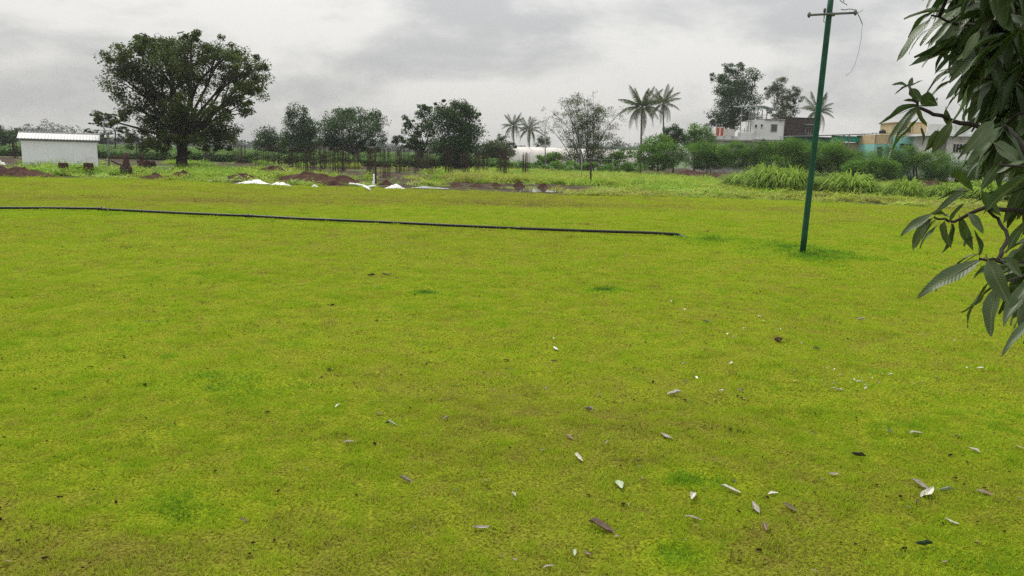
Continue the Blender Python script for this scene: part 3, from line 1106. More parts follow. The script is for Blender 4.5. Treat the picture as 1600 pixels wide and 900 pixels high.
def palm(label, top, base_px, d, size, tr=0.16, n=22, seed=0):
    r = random.Random(seed)
    b0 = base(base_px, d)
    root = thing('palm_tree', label, 'palm', b0, 0, 'coconut palms behind the field')
    t = at(top[0], top[1], d) - b0
    mb = MB()
    pts = [Vector((t.x * (k / 8) ** 1.5, t.y * k / 8, t.z * k / 8 - (0.1 if k == 0 else 0))) for k in range(9)]
    mb.tube(pts, [tr * (1.25 if k == 0 else 1.0 - .03 * k) for k in range(9)], 8)
    mb.build('trunk', M['palm_bark'], root, True)
    mb = MB()
    mb.tube([t + Vector((0, 0, -0.3)), t + Vector((0, 0, 0.1)), t + Vector((0, 0, .45))], [tr * .9, tr * 1.9, tr * .7], 8)
    mb.build('crown_shaft', M['leaf_palm'] if False else M['palm_bark'], root, True)
    for k in range(n):
        ring = k / n
        o = link('frond', FRONDS[min(3, int(ring * 4))], root)
        o.location = t + Vector((0, 0, .25))
        el = R(78 - 100 * ring + r.uniform(-8, 8))
        o.rotation_euler = (0, -el + R(20), k * 2.399 + r.uniform(-.2, .2))
        s = size / 3.0 * r.uniform(.85, 1.1)
        o.scale = (s, s, s)
    return root


palm('small hazy palm, left one of the pair left of the bamboo', (802, 199), 803, 165, 3.3, .16, 20, 1)
palm('small hazy palm, right one of the pair left of the bamboo', (827, 205), 827, 165, 3.3, .16, 20, 2)
palm('taller palm with full round crown right of the bamboo clump', (1003, 172), 1000, 100, 3.4, .15, 26, 3)
palm('slimmer palm whose crown touches the taller palm on its left', (1036, 166), 1036, 110, 3.0, .13, 20, 4)
palm('palm partly hidden behind the dark brown block and green pole', (1277, 178), 1277, 122, 3.3, .16, 20, 5)

# ------------------------------------------------------------------ trees behind the houses, hedge
tree('tall_tree', 'tall dark dense tree rising behind the white house', 'tree', 1145, 122,
     [(1146, 108, 22, 8), (1122, 120, 16, 8, .8), (1150, 122, 28, 14), (1178, 118, 14, 12, .5), (1140, 140, 26, 16), (1170, 142, 18, 18, .6), (1146, 162, 32, 18), (1180, 160, 12, 12, .5), (1138, 182, 32, 14), (1165, 184, 22, 14), (1118, 186, 14, 8, .6), (1135, 195, 30, 10)],
     16000, .30, .3, 190, 'leaf_deep', 340, shell=.3, spread=.95)
tree('thin_crowned_tree', 'thin grey airy tree left of two, behind the white house roof frame', 'tree', 1218, 135,
     [(1216, 130, 10, 10, .7), (1208, 146, 12, 12, .7), (1220, 155, 12, 16, .7), (1212, 175, 14, 12, .6), (1200, 135, 5, 6, .3)], 3000, .32, .1, 190, 'leaf_grey', 110, spread=.8, twig=.6)
tree('thin_crowned_tree', 'thin grey airy tree above the join of white house and brown block', 'tree', 1236, 138,
     [(1240, 145, 10, 10, .7), (1232, 160, 12, 10, .7), (1246, 155, 8, 8, .5), (1236, 175, 12, 12, .7)], 2600, .32, .1, 190, 'leaf_grey', 100, spread=.8, twig=.6)
tree('leafy_tree', 'dark leafy tree at the left end of the white house', 'tree', 1085, 98, [(1088, 205, 14, 12), (1078, 216, 14, 12), (1100, 216, 18, 14), (1092, 228, 22, 10)], 5000, .24, .12, 235, 'leaf_hedge', 120)
tree('dark_shrub', 'tall dark shrub below the slimmer palm', 'shrub', 1052, 92, [(1050, 207, 14, 10), (1060, 218, 14, 12), (1044, 222, 16, 12)], 4200, .22, .1, 235, 'leaf_deep', 100)
tree('rounded_bush', 'large rounded dark bush beneath the taller palm, right of the bamboo', 'bush', 1028, 78, [(1030, 225, 24, 14), (1012, 240, 24, 14), (1042, 242, 28, 16), (1024, 256, 38, 10)], 9000, .2, .1, 255, 'leaf_hedge', 220, shell=.5)
HB = 'feathery bushes of the hedge before the houses'
hedge = [(1108, 75, [(1098, 236, 20, 12), (1120, 240, 22, 14), (1106, 254, 30, 10)], 'feathery green bush at the left end of the hedge before the white house'),
         (1165, 73, [(1150, 236, 22, 12), (1178, 238, 22, 13), (1164, 252, 34, 12)], 'feathery bush below the orange doors of the white house'),
         (1218, 72, [(1205, 238, 22, 14), (1234, 236, 20, 16), (1218, 256, 34, 12), (1196, 222, 8, 7, .35), (1222, 224, 10, 6, .4)], 'feathery bush below the barred window of the white house'),
         (1262, 71, [(1250, 234, 20, 14), (1276, 240, 20, 15), (1264, 258, 30, 13)], 'feathery bush directly behind the green pole'),
         (1312, 70, [(1294, 238, 18, 16), (1322, 250, 26, 14), (1312, 266, 36, 12), (1290, 226, 12, 7, .5)], 'feathery bush below the turquoise net of the shed'),
         (1372, 68, [(1350, 256, 26, 14), (1385, 246, 26, 15), (1365, 268, 44, 15), (1342, 242, 12, 8, .7), (1392, 264, 26, 14)], 'wide feathery bush below the yellow and turquoise house'),
         (1432, 67, [(1412, 244, 22, 14), (1448, 254, 30, 15), (1432, 270, 44, 15), (1428, 238, 12, 8, .7)], 'feathery bush below the turquoise wall, beside the hanging mango leaves'),
         (1495, 67, [(1478, 264, 24, 12), (1512, 266, 28, 14), (1498, 278, 40, 12)], 'feathery bush below the pale house, behind the mango leaves'),
         (1565, 67, [(1548, 264, 30, 14), (1590, 262, 30, 16), (1570, 278, 44, 12)], 'feathery bush at the right end of the hedge, behind the mango leaves'),
         (1366, 65, [(1348, 264, 22, 12), (1378, 264, 24, 13), (1364, 274, 32, 9)], 'low feathery bush in front of the turquoise wall, nearest in the hedge'),
         (1660, 68, [(1630, 262, 34, 16), (1690, 264, 34, 18), (1660, 280, 54, 12)], 'feathery bush past the right picture edge')]
for (px, d, bl, lb) in hedge:
    bl = [(b[0], b[1], b[2] * 1.22, b[3] * (1.1 if b[3] > 9 else 1.0)) + tuple(b[4:]) for b in bl]
    tree('hedge_bush', lb, 'bush', px, d, bl, 17000, .17, .05, bl[-1][1], 'leaf_hedge', 210, HB, aspect=.30, trunks=4, shell=.5, up=.8, tsd=.24, spread=1.05, flat=.7)
tree('low_hedge_bush', 'low dark bushes along the left foot of the plastic tunnel', 'bush', 815, 78, [(785, 258, 22, 7), (812, 260, 24, 7), (838, 261, 20, 6)], 5000, .17, .04, 263, 'leaf_hedge', 120, trunks=3, shell=.5)
tree('low_hedge_bush', 'long low bush in front of the plastic tunnel under the bamboo', 'bush', 905, 74, [(875, 260, 22, 8), (905, 260, 26, 8), (935, 262, 26, 8), (965, 261, 24, 9), (992, 262, 18, 9)], 7000, .17, .04, 266, 'leaf_hedge', 140, trunks=3, shell=.5)

# ------------------------------------------------------------------ tall grass clumps


def grass_clump_mesh(name, w, h, seed, n=2100):
    r = np.random.default_rng(seed)
    # several heads that lean outwards
    a = r.uniform(0, 6.283, n)
    rr = np.sqrt(r.uniform(0, 1, n))
    bx, by = rr * np.cos(a) * w * .55, rr * np.sin(a) * w * .4
    hh = h * (1 - 0.72 * rr ** 2) * r.uniform(.45, 1.15, n)
    az = a + r.normal(0, .9, n)
    ln = r.uniform(.2, .95, n)
    V = np.zeros((n, 7, 3))
    wd = 0.036 * r.uniform(.6, 1.4, n)
    dx, dy = np.cos(az), np.sin(az)
    for s, t in enumerate((0, .45, .8)):
        off = hh * ln * (t * .5 + t * t * .6)
        z = hh * (t - .35 * ln * t ** 3)
        ww = wd * (1 - .5 * t)
        V[:, 2 * s] = np.stack([bx + dx * off - dy * ww, by + dy * off + dx * ww, z], -1)
        V[:, 2 * s + 1] = np.stack([bx + dx * off + dy * ww, by + dy * off - dx * ww, z], -1)
    V[:, 6] = np.stack([bx + dx * hh * ln * 1.25, by + dy * hh * ln * 1.25, hh * (1 - .75 * ln)], -1)
    i = np.arange(n)[:, None] * 7
    Fc = np.concatenate([i + np.array([[0, 1, 3, 2]]), i + np.array([[2, 3, 5, 4]]), i + np.array([[4, 5, 6, 6]])])
    t = np.repeat(np.clip(r.normal(.5, .2, n), 0, 1), 7)
    me = bpy.data.meshes.new(name)
    V = V.reshape(-1, 3)
    faces = [tuple(f) if f[2] != f[3] else tuple(f[:3]) for f in Fc.tolist()]
    me.from_pydata(V.tolist(), [], faces)
    at_ = me.attributes.new('tint', 'FLOAT', 'POINT')
    at_.data.foreach_set('value', t.astype(np.float32))
    me.materials.append(M['grass_tall'])
    return me


GC = [grass_clump_mesh('tall_grass', 2.0, 1.5, 90 + k) for k in range(4)]
clumps = [(1162, 45, 1.0, .80, 'tall bright grass clump at the left end of the row, below the white house'),
          (1197, 42, 1.15, 1.2, 'tall bright grass clump left of the green pole, second from the left end'),
          (1234, 41, 1.1, 1.12, 'tall bright grass clump immediately left of the green pole'),
          (1283, 41, .7, .62, 'tall grass clump immediately right of the green pole'),
          (1326, 39, 1.2, 1.0, 'broad arching grass clump right of the green pole'),
          (1362, 38, .7, .5, 'lower grass clump between the broad arching one and the lone rounded one'),
          (1413, 36.5, .72, .85, 'lone rounded pale grass clump beside the brown soil heap'),
          (1480, 37, .9, .7, 'grass clump behind the drooping mango leaves'),
          (1548, 36, 1.2, .9, 'grass clump deep behind the mango leaves at right edge')]
for i, (px, d, sx, sz, lb) in enumerate(clumps):
    o = link('tall_grass_clump', GC[i % 4], None, base(px, d, -0.03))
    o.scale = (sx * 1.02, sx * 1.0, sz * 1.10)
    o.rotation_euler = (0, 0, i * 1.3)
    tag(o, lb, 'grass clump', 'tall grass clumps by the hedge')

# ------------------------------------------------------------------ soil heaps


def heap(label, px, py, wpx, hpx, cat='soil heap', depth_k=0.7, seed=0, sharp=1.0):
    p = G(px, py)
    s = ppm(p.y)
    w, h = wpx / s / 2, hpx / s * .8
    n, mrow = 30, 12
    r = np.random.default_rng(seed)
    ox = r.uniform(0, 50)
    V, Fc = [(0, 0, h)], []
    for j in range(1, mrow + 1):
        t = j / mrow
        for k in range(n):
            a = 6.283 * k / n
            wob = 1 + 0.22 * float(fbm(np.array([math.cos(a) * 2 + ox]), np.array([math.sin(a) * 2]), 1.2, 2)[0])
            x, y = math.cos(a) * w * t * wob, math.sin(a) * w * depth_k * t * wob
            z = h * (1 - t ** sharp) ** 1.15 * (1 + .35 * float(fbm(np.array([x + ox]), np.array([y]), w * .5 + .1, 3)[0])) + 0.22 * h * float(fbm(np.array([x * 3 + ox]), np.array([y * 3]), w * .4 + .1, 3)[0]) * (1 - t)
            V.append((x, y, max(z, 0) - 0.05 * (j == mrow)))
    for k in range(n):
        Fc.append((0, 1 + k, 1 + (k + 1) % n))
    for j in range(mrow - 1):
        for k in range(n):
            a, b = 1 + j * n + k, 1 + j * n + (k + 1) % n
            Fc.append((a, a + n, b + n, b))
    mb = MB()
    mb.add(V, Fc)
    o = mb.build('soil_heap', M['soil'], None, True, (p.x, p.y + w * depth_k * .3, -0.03))
    tag(o, label, cat, 'heaps of dark red soil')
    return o


heaps = [(34, 275, 84, 19, 'large red brown soil heap at the left edge before the white shed'),
         (-20, 274, 96, 25, 'red brown soil heap running out of the left picture edge'),
         (237, 279, 46, 10, 'low pointed soil heap left of the big tree trunk'),
         (283, 277, 44, 13, 'soil heap piled at the foot of the big tree'),
         (375, 282, 70, 14, 'wide low soil heap behind the white plastic sheets'),
         (424, 274, 74, 19, 'dark rough soil heap behind the plastic sheets, with rubble on top'),
         (475, 285, 130, 20, 'long dark soil bank in front of the rebar columns'),
         (532, 288, 84, 17, 'dark soil heap at the right end of the long bank'),
         (602, 288, 24, 9, 'small rounded soil heap beside the white water pool'),
         (713, 289, 24, 5, 'small low soil heap below the dense tree, left of its twin'),
         (744, 291, 24, 7, 'small soil heap right of the low one below the dense tree'),
         (811, 291, 22, 10, 'small pointed soil heap at the left end of the puddle'),
         (850, 293, 24, 8, 'small soil heap at the right end of the puddle'),
         (775, 290, 18, 6, 'smallest soil heap, behind the left end of the puddle')]
for i, (px, py, w, h, lb) in enumerate(heaps):
    heap(lb, px, py, w, h, seed=i, sharp=1.45)
heap('long brown soil bank behind the tall grass at the right', 1465, 297, 130, 16, seed=31, depth_k=.35)
heap('long low brown soil bank at the foot of the hedge left of the pole', 1075, 277, 190, 15, seed=32, depth_k=.3)

# ------------------------------------------------------------------ puddles


def puddle(px, py, wpx, hpx, seed, z):
    c = G(px, py)
    s = ppm(c.y)
    w = wpx / s / 2
    h = abs(G(px, py - hpx / 2).y - G(px, py + hpx / 2).y) / 2
    r = np.random.default_rng(seed)
    n = 40
    ph = r.uniform(0, 6.28, 4)
    mb = MB()
    mb.add([(c.x + math.cos(6.283 * k / n) * w * (1 + .2 * math.sin(3 * 6.283 * k / n + ph[0]) + .12 * math.sin(7 * 6.283 * k / n + ph[1])),
             c.y + math.sin(6.283 * k / n) * h * (1 + .2 * math.sin(2 * 6.283 * k / n + ph[2]) + .12 * math.sin(5 * 6.283 * k / n + ph[3])), z) for k in range(n)], [tuple(range(n))])
    mb.build('puddle', M['water'])['kind'] = 'structure'


for i, (px, py, w, h) in enumerate([(800, 293, 60, 4), (845, 297, 70, 6), (828, 292.5, 36, 3), (675, 289, 90, 4), (962, 303, 34, 2.2), (875, 297, 24, 4)]):
    puddle(px, py, w, h, i, -0.015 + .001 * i)

# ------------------------------------------------------------------ plastic sheets


def crumple(name, label, cat, px, py, wpx, hpx, seed, peak=.35, m='sheet', group=None):
    p = G(px, py)
    s = ppm(p.y)
    w, h = wpx / s, hpx / s * .72
    r = np.random.default_rng(seed)
    n, k = 26, 12
    ox = r.uniform(0, 80)
    xs, yy = np.meshgrid(np.linspace(-.5, .5, n), np.linspace(-.5, .5, k))
    env = np.clip(1 - (2 * np.abs(xs)) ** 3, 0, 1) * np.clip(1 - (2 * np.abs(yy)) ** 2, 0, 1)
    z = env * h * (0.35 + .5 * np.exp(-((xs - peak + .5) / .16) ** 2) + .55 * fbm(xs * 6 + ox, yy * 4, .9, 3))
    z = np.clip(z, 0.0, None)
    xw = xs * w * (1 + .1 * fbm(xs * 3 + ox, yy * 3, .6, 2))
    yw = yy * w * .45 * (1 + .15 * fbm(xs * 4, yy * 4 + ox, .5, 2))
    V = np.stack([xw, yw, z], -1).reshape(-1, 3)
    ii = np.arange(n * k).reshape(k, n)
    Fc = np.stack([ii[:-1, :-1], ii[:-1, 1:], ii[1:, 1:], ii[1:, :-1]], -1).reshape(-1, 4)
    me = np_mesh(name, V, Fc, M[m], None, False)
    o = link(name, me, None, (p.x, p.y, float(max(-0.02, lawn_z(p.x, p.y) + .012))))
    sm = o.modifiers.new('thickness', 'SOLIDIFY')
    sm.thickness = .012
    return tag(o, label, cat, group)


SG = 'white plastic sheets along the lawn edge'
crumple('plastic_sheet', 'crumpled white plastic sheet with a raised peak at the lawn edge', 'plastic sheet', 395, 287, 50, 10, 1, .68, group=SG)
crumple('plastic_sheet', 'white plastic bundle right of the peaked sheet at the lawn edge', 'plastic sheet', 437, 289, 30, 7, 2, .4, group=SG)
crumple('plastic_sheet', 'small white plastic scrap at the end of the sheets', 'plastic sheet', 451, 290.5, 7, 3, 3, group=SG)
crumple('plastic_sheet', 'small white plastic scrap before the long soil bank', 'plastic sheet', 492, 292, 11, 4, 4, group=SG)
crumple('plastic_sheet', 'flat white plastic sheet lying on the left soil heap', 'plastic sheet', 44, 262.5, 20, 2.5, 5, group=SG)
crumple('plastic_sheet', 'white plastic heap at the left picture edge behind the soil', 'plastic sheet', 1, 257, 14, 16, 6, group=SG)
crumple('plastic_sheet', 'pale plastic scrap on the grass under the big tree', 'plastic sheet', 365, 266, 14, 3, 7, group=SG)
crumple('plastic_sheet', 'tiny white scrap at the lawn edge below the big tree', 'plastic sheet', 328, 283.5, 7, 2.5, 8, group=SG)
crumple('plastic_sheet', 'tiny white scrap on the lawn edge left of the white pool', 'plastic sheet', 474, 288, 5, 3, 9, group=SG)
crumple('plastic_sheet', 'dome of white plastic sheet standing before the dark soil, by the pipe scraps', 'plastic sheet', 617, 294.5, 32, 9, 10, .6, group=SG)
crumple('plastic_sheet', 'grey plastic sheeting spread flat right of the white dome', 'plastic sheet', 672, 294, 58, 4, 11, .3, 'galv', group=SG)


def white_pipes():
    b = G(574, 295)
    root = thing('broken_pipe', 'broken white plastic pipes lying at the lawn edge beside the white dome', 'pipe', (b.x, b.y, 0))
    for (a, c) in (((546, 287), (572, 291)), ((568, 291), (578, 296.5)), ((572, 293), (586, 291))):
        p, q = G(*a, z=.10) - Vector((b.x, b.y, 0)), G(*c, z=.06) - Vector((b.x, b.y, 0))
        mb = MB()
        mb.tube([p, p.lerp(q, .5) + Vector((0, 0, .02)), q], .05, 8)
        mb.build('pipe_piece', M['sheet'], root, True)
    p = G(583, 293) - Vector((b.x, b.y, 0))
    mb = MB()
    mb.tube([p, p + Vector((.02, 0, .25)), p + Vector((.05, 0, .38)), p + Vector((.03, 0, .42)), p + Vector((.04, 0, .62))], [.09, .06, .04, .045, .03], 8)
    mb.build('pipe_stub', M['sheet'], root, True)


white_pipes()

# ------------------------------------------------------------------ white shed


def Q(px, py, d):
    p = at(px, py, d)
    return p.x, p.z


def shed():
    d = 47.0
    x0, _ = Q(36, 240, d)
    x1, _ = Q(154, 242, d)
    zt = Q(95, 218.5, d)[1]
    zr = Q(95, 211, d)[1]
    rz = R(29)
    c0 = base(36, d)
    root = thing('white_shed', 'small white metal shed with a ribbed low roof at left', 'shed', c0, rz)
    W = 3.0
    while True:                  # front wall as wide as seen
        e = base(154, c0.y + W * math.sin(rz))
        if c0.x + W * math.cos(rz) >= e.x: break
        W += .01
    D = 3.0
    roll_ = 0
    mb = MB()
    t = .05
    mb.box(0, W, 0, t, -.05, zt)
    mb.box(0, W, D - t, D, -.05, zt)
    mb.box(0, t, t + .002, D - t - .002, -.05, zt - .003)
    mb.box(W - t, W, t + .002, D - t - .002, -.05, zt - .003)
    mb.build('wall', M['white_metal'], root)
    # vertical panel joints as slim proud battens
    for k in range(1, 6):
        b = MB()
        xx = W * k / 6
        b.box(xx - .012, xx + .012, -.008, -.0005, 0, zt - .03)
        b.build('panel_batten', M['white_metal'], root)
    # gable roof, front slope: ribs are parts
    ov = .18
    for sgn, nm in ((1, 'roof_front'), (-1, 'roof_back')):
        b = MB()
        ya, yb = (-ov, D / 2) if sgn == 1 else (D + ov, D / 2)
        za, zb = zt + .01, zt + .01 + (zr - zt) * 1.35
        b.add([(-ov, ya, za), (W + ov, ya, za), (W + ov, yb, zb), (-ov, yb, zb), (-ov, ya, za + .03), (W + ov, ya, za + .03), (W + ov, yb, zb + .03), (-ov, yb, zb + .03)],
              [(0, 3, 2, 1), (4, 5, 6, 7), (0, 1, 5, 4), (1, 2, 6, 5), (2, 3, 7, 6), (3, 0, 4, 7)])
        rf = b.build('roof_panel', M['roof_metal'], root)
        if sgn == 1:
            nrib = 26
            me = None
            for k in range(nrib):
                xx = -ov + .06 + (W + 2 * ov - .12) * k / (nrib - 1)
                if me is None:
                    r = MB()
                    r.add([(-.03, ya - .01, za + .032), (.03, ya - .01, za + .032), (.015, ya - .01, za + .052), (-.015, ya - .01, za + .052),
                           (-.03, yb, zb + .032), (.03, yb, zb + .032), (.015, yb, zb + .052), (-.015, yb, zb + .052)],
                          [(0, 1, 2, 3), (7, 6, 5, 4), (0, 3, 7, 4), (3, 2, 6, 7), (2, 1, 5, 6)])
                    me = r.mesh('roof_rib', M['roof_metal'])
                link('roof_rib', me, rf, (xx, 0, 0))
    b = MB()
    b.box(-ov, W + ov, D / 2 - .12, D / 2 + .12, zt + .05 + (zr - zt) * 1.35, zt + .09 + (zr - zt) * 1.35)
    b.build('ridge_cap', M['roof_metal'], root)
    b = MB()
    b.box(-.03, W + .03, -.035, -.009, zt - .10, zt - .005)
    b.build('eaves_trim', M['galv'], root)
    # gable infill
    b = MB()
    for xx in (0.004, W - t + .004):
        b.add([(xx, .06, zt), (xx, D - .06, zt), (xx, D / 2, zt + (zr - zt) * 1.25), (xx + t - .008, .06, zt), (xx + t - .008, D - .06, zt), (xx + t - .008, D / 2, zt + (zr - zt) * 1.25)],
              [(0, 1, 2), (5, 4, 3), (0, 3, 4, 1), (1, 4, 5, 2), (2, 5, 3, 0)])
    b.build('gable_infill', M['white_metal'], root)


shed()


def lamp_post():
    b0 = base(171, 43)
    root = thing('lamp_post', 'thin dark post with pale forked top beside the shed', 'lamp post', b0)
    t = at(169, 214, 43) - b0
    m = MB()
    m.tube([Vector((0, 0, -.1)), t * .5, t], [.055, .05, .045], 8)
    m.build('pole', M['steel'], root, True)
    m = MB()
    m.tube([t, t + Vector((-.09, 0, .12)), t + Vector((-.22, 0, .55)), t + Vector((-.27, 0, .85))], [.04, .045, .04, .03], 6)
    m.tube([t, t + Vector((.09, 0, .12)), t + Vector((.16, 0, .4))], [.04, .04, .03], 6)
    m.build('fork', M['galv'], root, True)
    for dx, dz in ((-.14, .02), (.14, .02)):
        m = MB()
        m.tube([t + Vector((dx, 0, dz - .06)), t + Vector((dx, 0, dz + .08))], [.10, .05], 8)
        m.build('lamp_head', M['sheet'], root, True)


lamp_post()


def machine():
    p = G(197, 274)
    root = thing('rusty_machine', 'rusty dark farm machine with a long flat bar, in weeds by the big tree', 'machine', (p.x, p.y, 0))
    s = 1 / ppm(p.y)
    m = MB()
    m.tube([(0, 0, -.05), (0.03, 0, .45), (.08, 0, .95), (.10, 0, 1.2)], [.20, .22, .12, .10], 8)
    m.build('post', M['rust'], root, True)
    m = MB()
    m.box(-.85, .22, -.08, .08, .86, 1.0)
    m.build('flat_bar', M['rust'], root, bevel=.01)
    m = MB()
    m.tube([(-.75, 0, .75), (-.4, 0, .6), (.02, 0, .42)], .045, 6)
    m.build('brace', M['rust'], root, True)
    m = MB()
    m.tube([(.02, -.16, .32), (.02, .16, .32)], .27, 14)
    m.build('flywheel', M['rust'], root, False)
    m = MB()
    for k in range(6):
        a = k * 1.047
        m.tube([(.02, -.19, .32), (.02 + math.cos(a) * .24, -.19, .32 + math.sin(a) * .24)], .02, 5)
    m.build('spokes', M['steel'], root)
    # second lump: an engine block heap right of it
    p = G(226, 266)
    root = thing('scrap_engine', 'dark rusty engine block under the tree, right of the long-bar machine', 'scrap', (p.x, p.y, 0))
    m = MB()
    m.box(-.35, .3, -.25, .25, .05, .62)
    m.build('block', M['rust'], root, bevel=.05)
    m = MB()
    m.tube([(.3, 0, .4), (.62, 0, .45), (.75, 0, .3)], [.2, .18, .08], 9)
    m.build('crank_case', M['rust'], root, True)
    m = MB()
    m.tube([(-.1, 0, .6), (-.1, 0, .95)], .05, 6)
    m.tube([(.15, 0, .6), (.2, 0, .85)], .06, 6)
    m.build('exhaust', M['rust'], root, True)


machine()


def bricks_stack(px, py, nx, nz, label):
    p = G(px, py)
    root = thing('brick_stack', label, 'brick stack', (p.x, p.y, -.03), random.uniform(-.2, .2), 'stacks of dark bricks before the shed')
    m = MB()
    m.box(-.10, .10, -.06, .06, 0, .085)
    me = m.mesh('brick', M['brick'])
    for k in range(nz):
        for i in range(nx):
            for j in range(2):
                o = link('brick', me, root, ((i - (nx - 1) / 2) * .21 + random.uniform(-.015, .015), j * .13 + random.uniform(-.01, .01), k * .09))
                o.rotation_euler = (0, 0, random.uniform(-.06, .06))


bricks_stack(99, 272, 2, 7, 'left stack of dark bricks standing in weeds before the shed')
bricks_stack(138, 272, 2, 7, 'right stack of dark bricks near the lower right corner of the shed')

# ------------------------------------------------------------------ rebar columns


def rebar_col(name, nb, w, h, tie, label, group):
    root = thing(name, label, 'rebar column', (0, 0, 0), 0, group)
    per = [(-.5, -.5), (.5, -.5), (.5, .5), (-.5, .5), (0, -.5), (0, .5), (-.5, 0), (.5, 0)][:nb]
    for (a, b) in per:
        m = MB()
        lx, ly = random.uniform(-.03, .03), random.uniform(-.03, .03)
        m.tube([(a * w, b * w, -.1), (a * w + lx, b * w + ly, h * random.uniform(.90, 1.04))], .018, 5)
        m.build('bar', M['rebar'], root)
    for k in range(tie):
        z = .15 + k * .22
        m = MB()
        q = w * .54
        c = [(-q, -q, z), (q, -q, z), (q, q, z), (-q, q, z), (-q, -q, z)]
        m.tube(c, .008, 4, False)
        m.build('tie', M['rebar'], root)
    return root


RG = 'rebar columns standing on the building plot'
RB = [(21, 247, 228), (25, 247, 228), (218, 254, 227), (223, 254, 227), (262, 251, 230), (322, 253, 228), (331, 254, 228), (366, 255, 226), (374, 255, 226), (381, 256, 226),
      (401, 258, 226), (409, 258, 228), (418, 258, 226), (427, 258, 230), (432, 258, 228), (438, 260, 228), (448, 262, 230), (455, 264, 230), (462, 267, 231), (469, 269, 228), (479, 270, 228), (488, 268, 230),
      (497, 271, 222), (505, 270, 219), (513, 262, 232), (520, 268, 232), (526, 268, 232), (535, 268, 232), (538, 266, 231), (545, 263, 232), (557, 264, 233), (560, 262, 233), (577, 275, 232), (581, 276, 232), (600, 276, 232), (604, 277, 233),
      (622, 270, 232), (629, 268, 230), (638, 268, 235), (650, 270, 238), (657, 268, 238), (666, 266, 240), (671, 271, 236), (676, 271, 236), (697, 277, 228), (702, 277, 228), (723, 276, 238), (730, 278, 238), (745, 275, 240), (752, 273, 242), (758, 273, 242), (780, 277, 232), (785, 278, 232), (789, 279, 236), (819, 274, 243), (824, 274, 243)]


def side_words(k, n):
    return


r_protos = None
kinds = {}
order = sorted(RB)
nearmarks = [(60, 'behind the white shed'), (250, 'under the left side of the big tree'), (300, 'beside the big tree trunk'), (345, 'under the right side of the big tree'), (390, 'at the right edge of the big tree'),
             (440, 'before the small open tree'), (500, 'before the conical tree'), (570, 'before the round broad tree'), (612, 'between the round and ragged trees'), (690, 'before the ragged tree'), (735, 'before the dense tree'), (770, 'right of the dense tree'), (900, 'before the plastic tunnel')]
cnt = {}
for (px, yb, yt) in order:
    k = next(w for lim, w in nearmarks if px <= lim)
    cnt.setdefault(k, []).append((px, yb, yt))
ORD = ['first', 'second', 'third', 'fourth', 'fifth', 'sixth', 'seventh', 'eighth', 'ninth', 'tenth', 'eleventh', 'twelfth']
PROT = {}
for k, lst in cnt.items():
    for i, (px, yb, yt) in enumerate(lst):
        p = G(px, yb)
        hz = at(px, yt, p.y).z
        key = (random.choice((4, 6, 8, 8)), random.choice((.26, .34)))
        lb = 'rusty rebar column %s, %s from the left there' % (k, ORD[i]) if len(lst) > 1 else 'lone rusty rebar column %s' % k
        if key not in PROT:
            PROT[key] = rebar_col('rebar_column', key[0], key[1], 3.0, random.choice((5, 7, 9)), lb, RG)
            o = PROT[key]
        else:
            o = copy_tree(PROT[key])
        o['label'] = lb
        o.location = p
        o.rotation_euler = (0, 0, random.uniform(0, 1.5))
        o.scale = (1, 1, max(.6, hz / 3.0))


def post(name, label, px, d, top_py, r, m, lean_px=0, cat='post'):
    b0 = base(px, d)
    root_t = at(px + lean_px, top_py, d) - b0
    mb = MB()
    mb.tube([Vector((0, 0, -.1)), root_t * .5, root_t], [r, r * .95, r * .85], 8)
    o = mb.build(name, M[m], None, True, b0)
    return tag(o, label, cat)


post('wooden_post', 'single dark slim post at the lawn edge left of the white dome', 587, 37, 233, .045, 'rebar')
post('utility_pole', 'tall thin pole in front of the plastic tunnel', 852, 74, 196, .06, 'galv')
post('dark_post', 'short dark post in the weeds under the bamboo', 923, 46, 251, .06, 'rebar')
post('thin_post', 'thin dark post right of the bamboo below the taller palm', 1001, 60, 240, .035, 'rebar')


def goal():
    d = 52
    b0 = base(909, d)
    root = thing('goal_frame', 'pale metal goal frame in the weeds below the bamboo clump', 'goal frame', b0)
    t = at(909, 247, d) - b0
    b1 = base(958, d) - b0
    t1 = at(958, 248, d) - b0
    m = MB(); m.tube([(0, 0, -.1), (t.x, 0, t.z)], .025, 8); m.build('upright', M['galv'], root, True)
    m = MB(); m.tube([(b1.x, 0, -.1), (t1.x, 0, t1.z)], .013, 8); m.build('upright', M['galv'], root, True)
    m = MB(); m.tube([(t.x + .045, 0, t.z - .045), (t1.x - .045, 0, t1.z - .045)], .011, 8); m.build('crossbar', M['galv'], root, True)


goal()

# ------------------------------------------------------------------ plastic tunnel


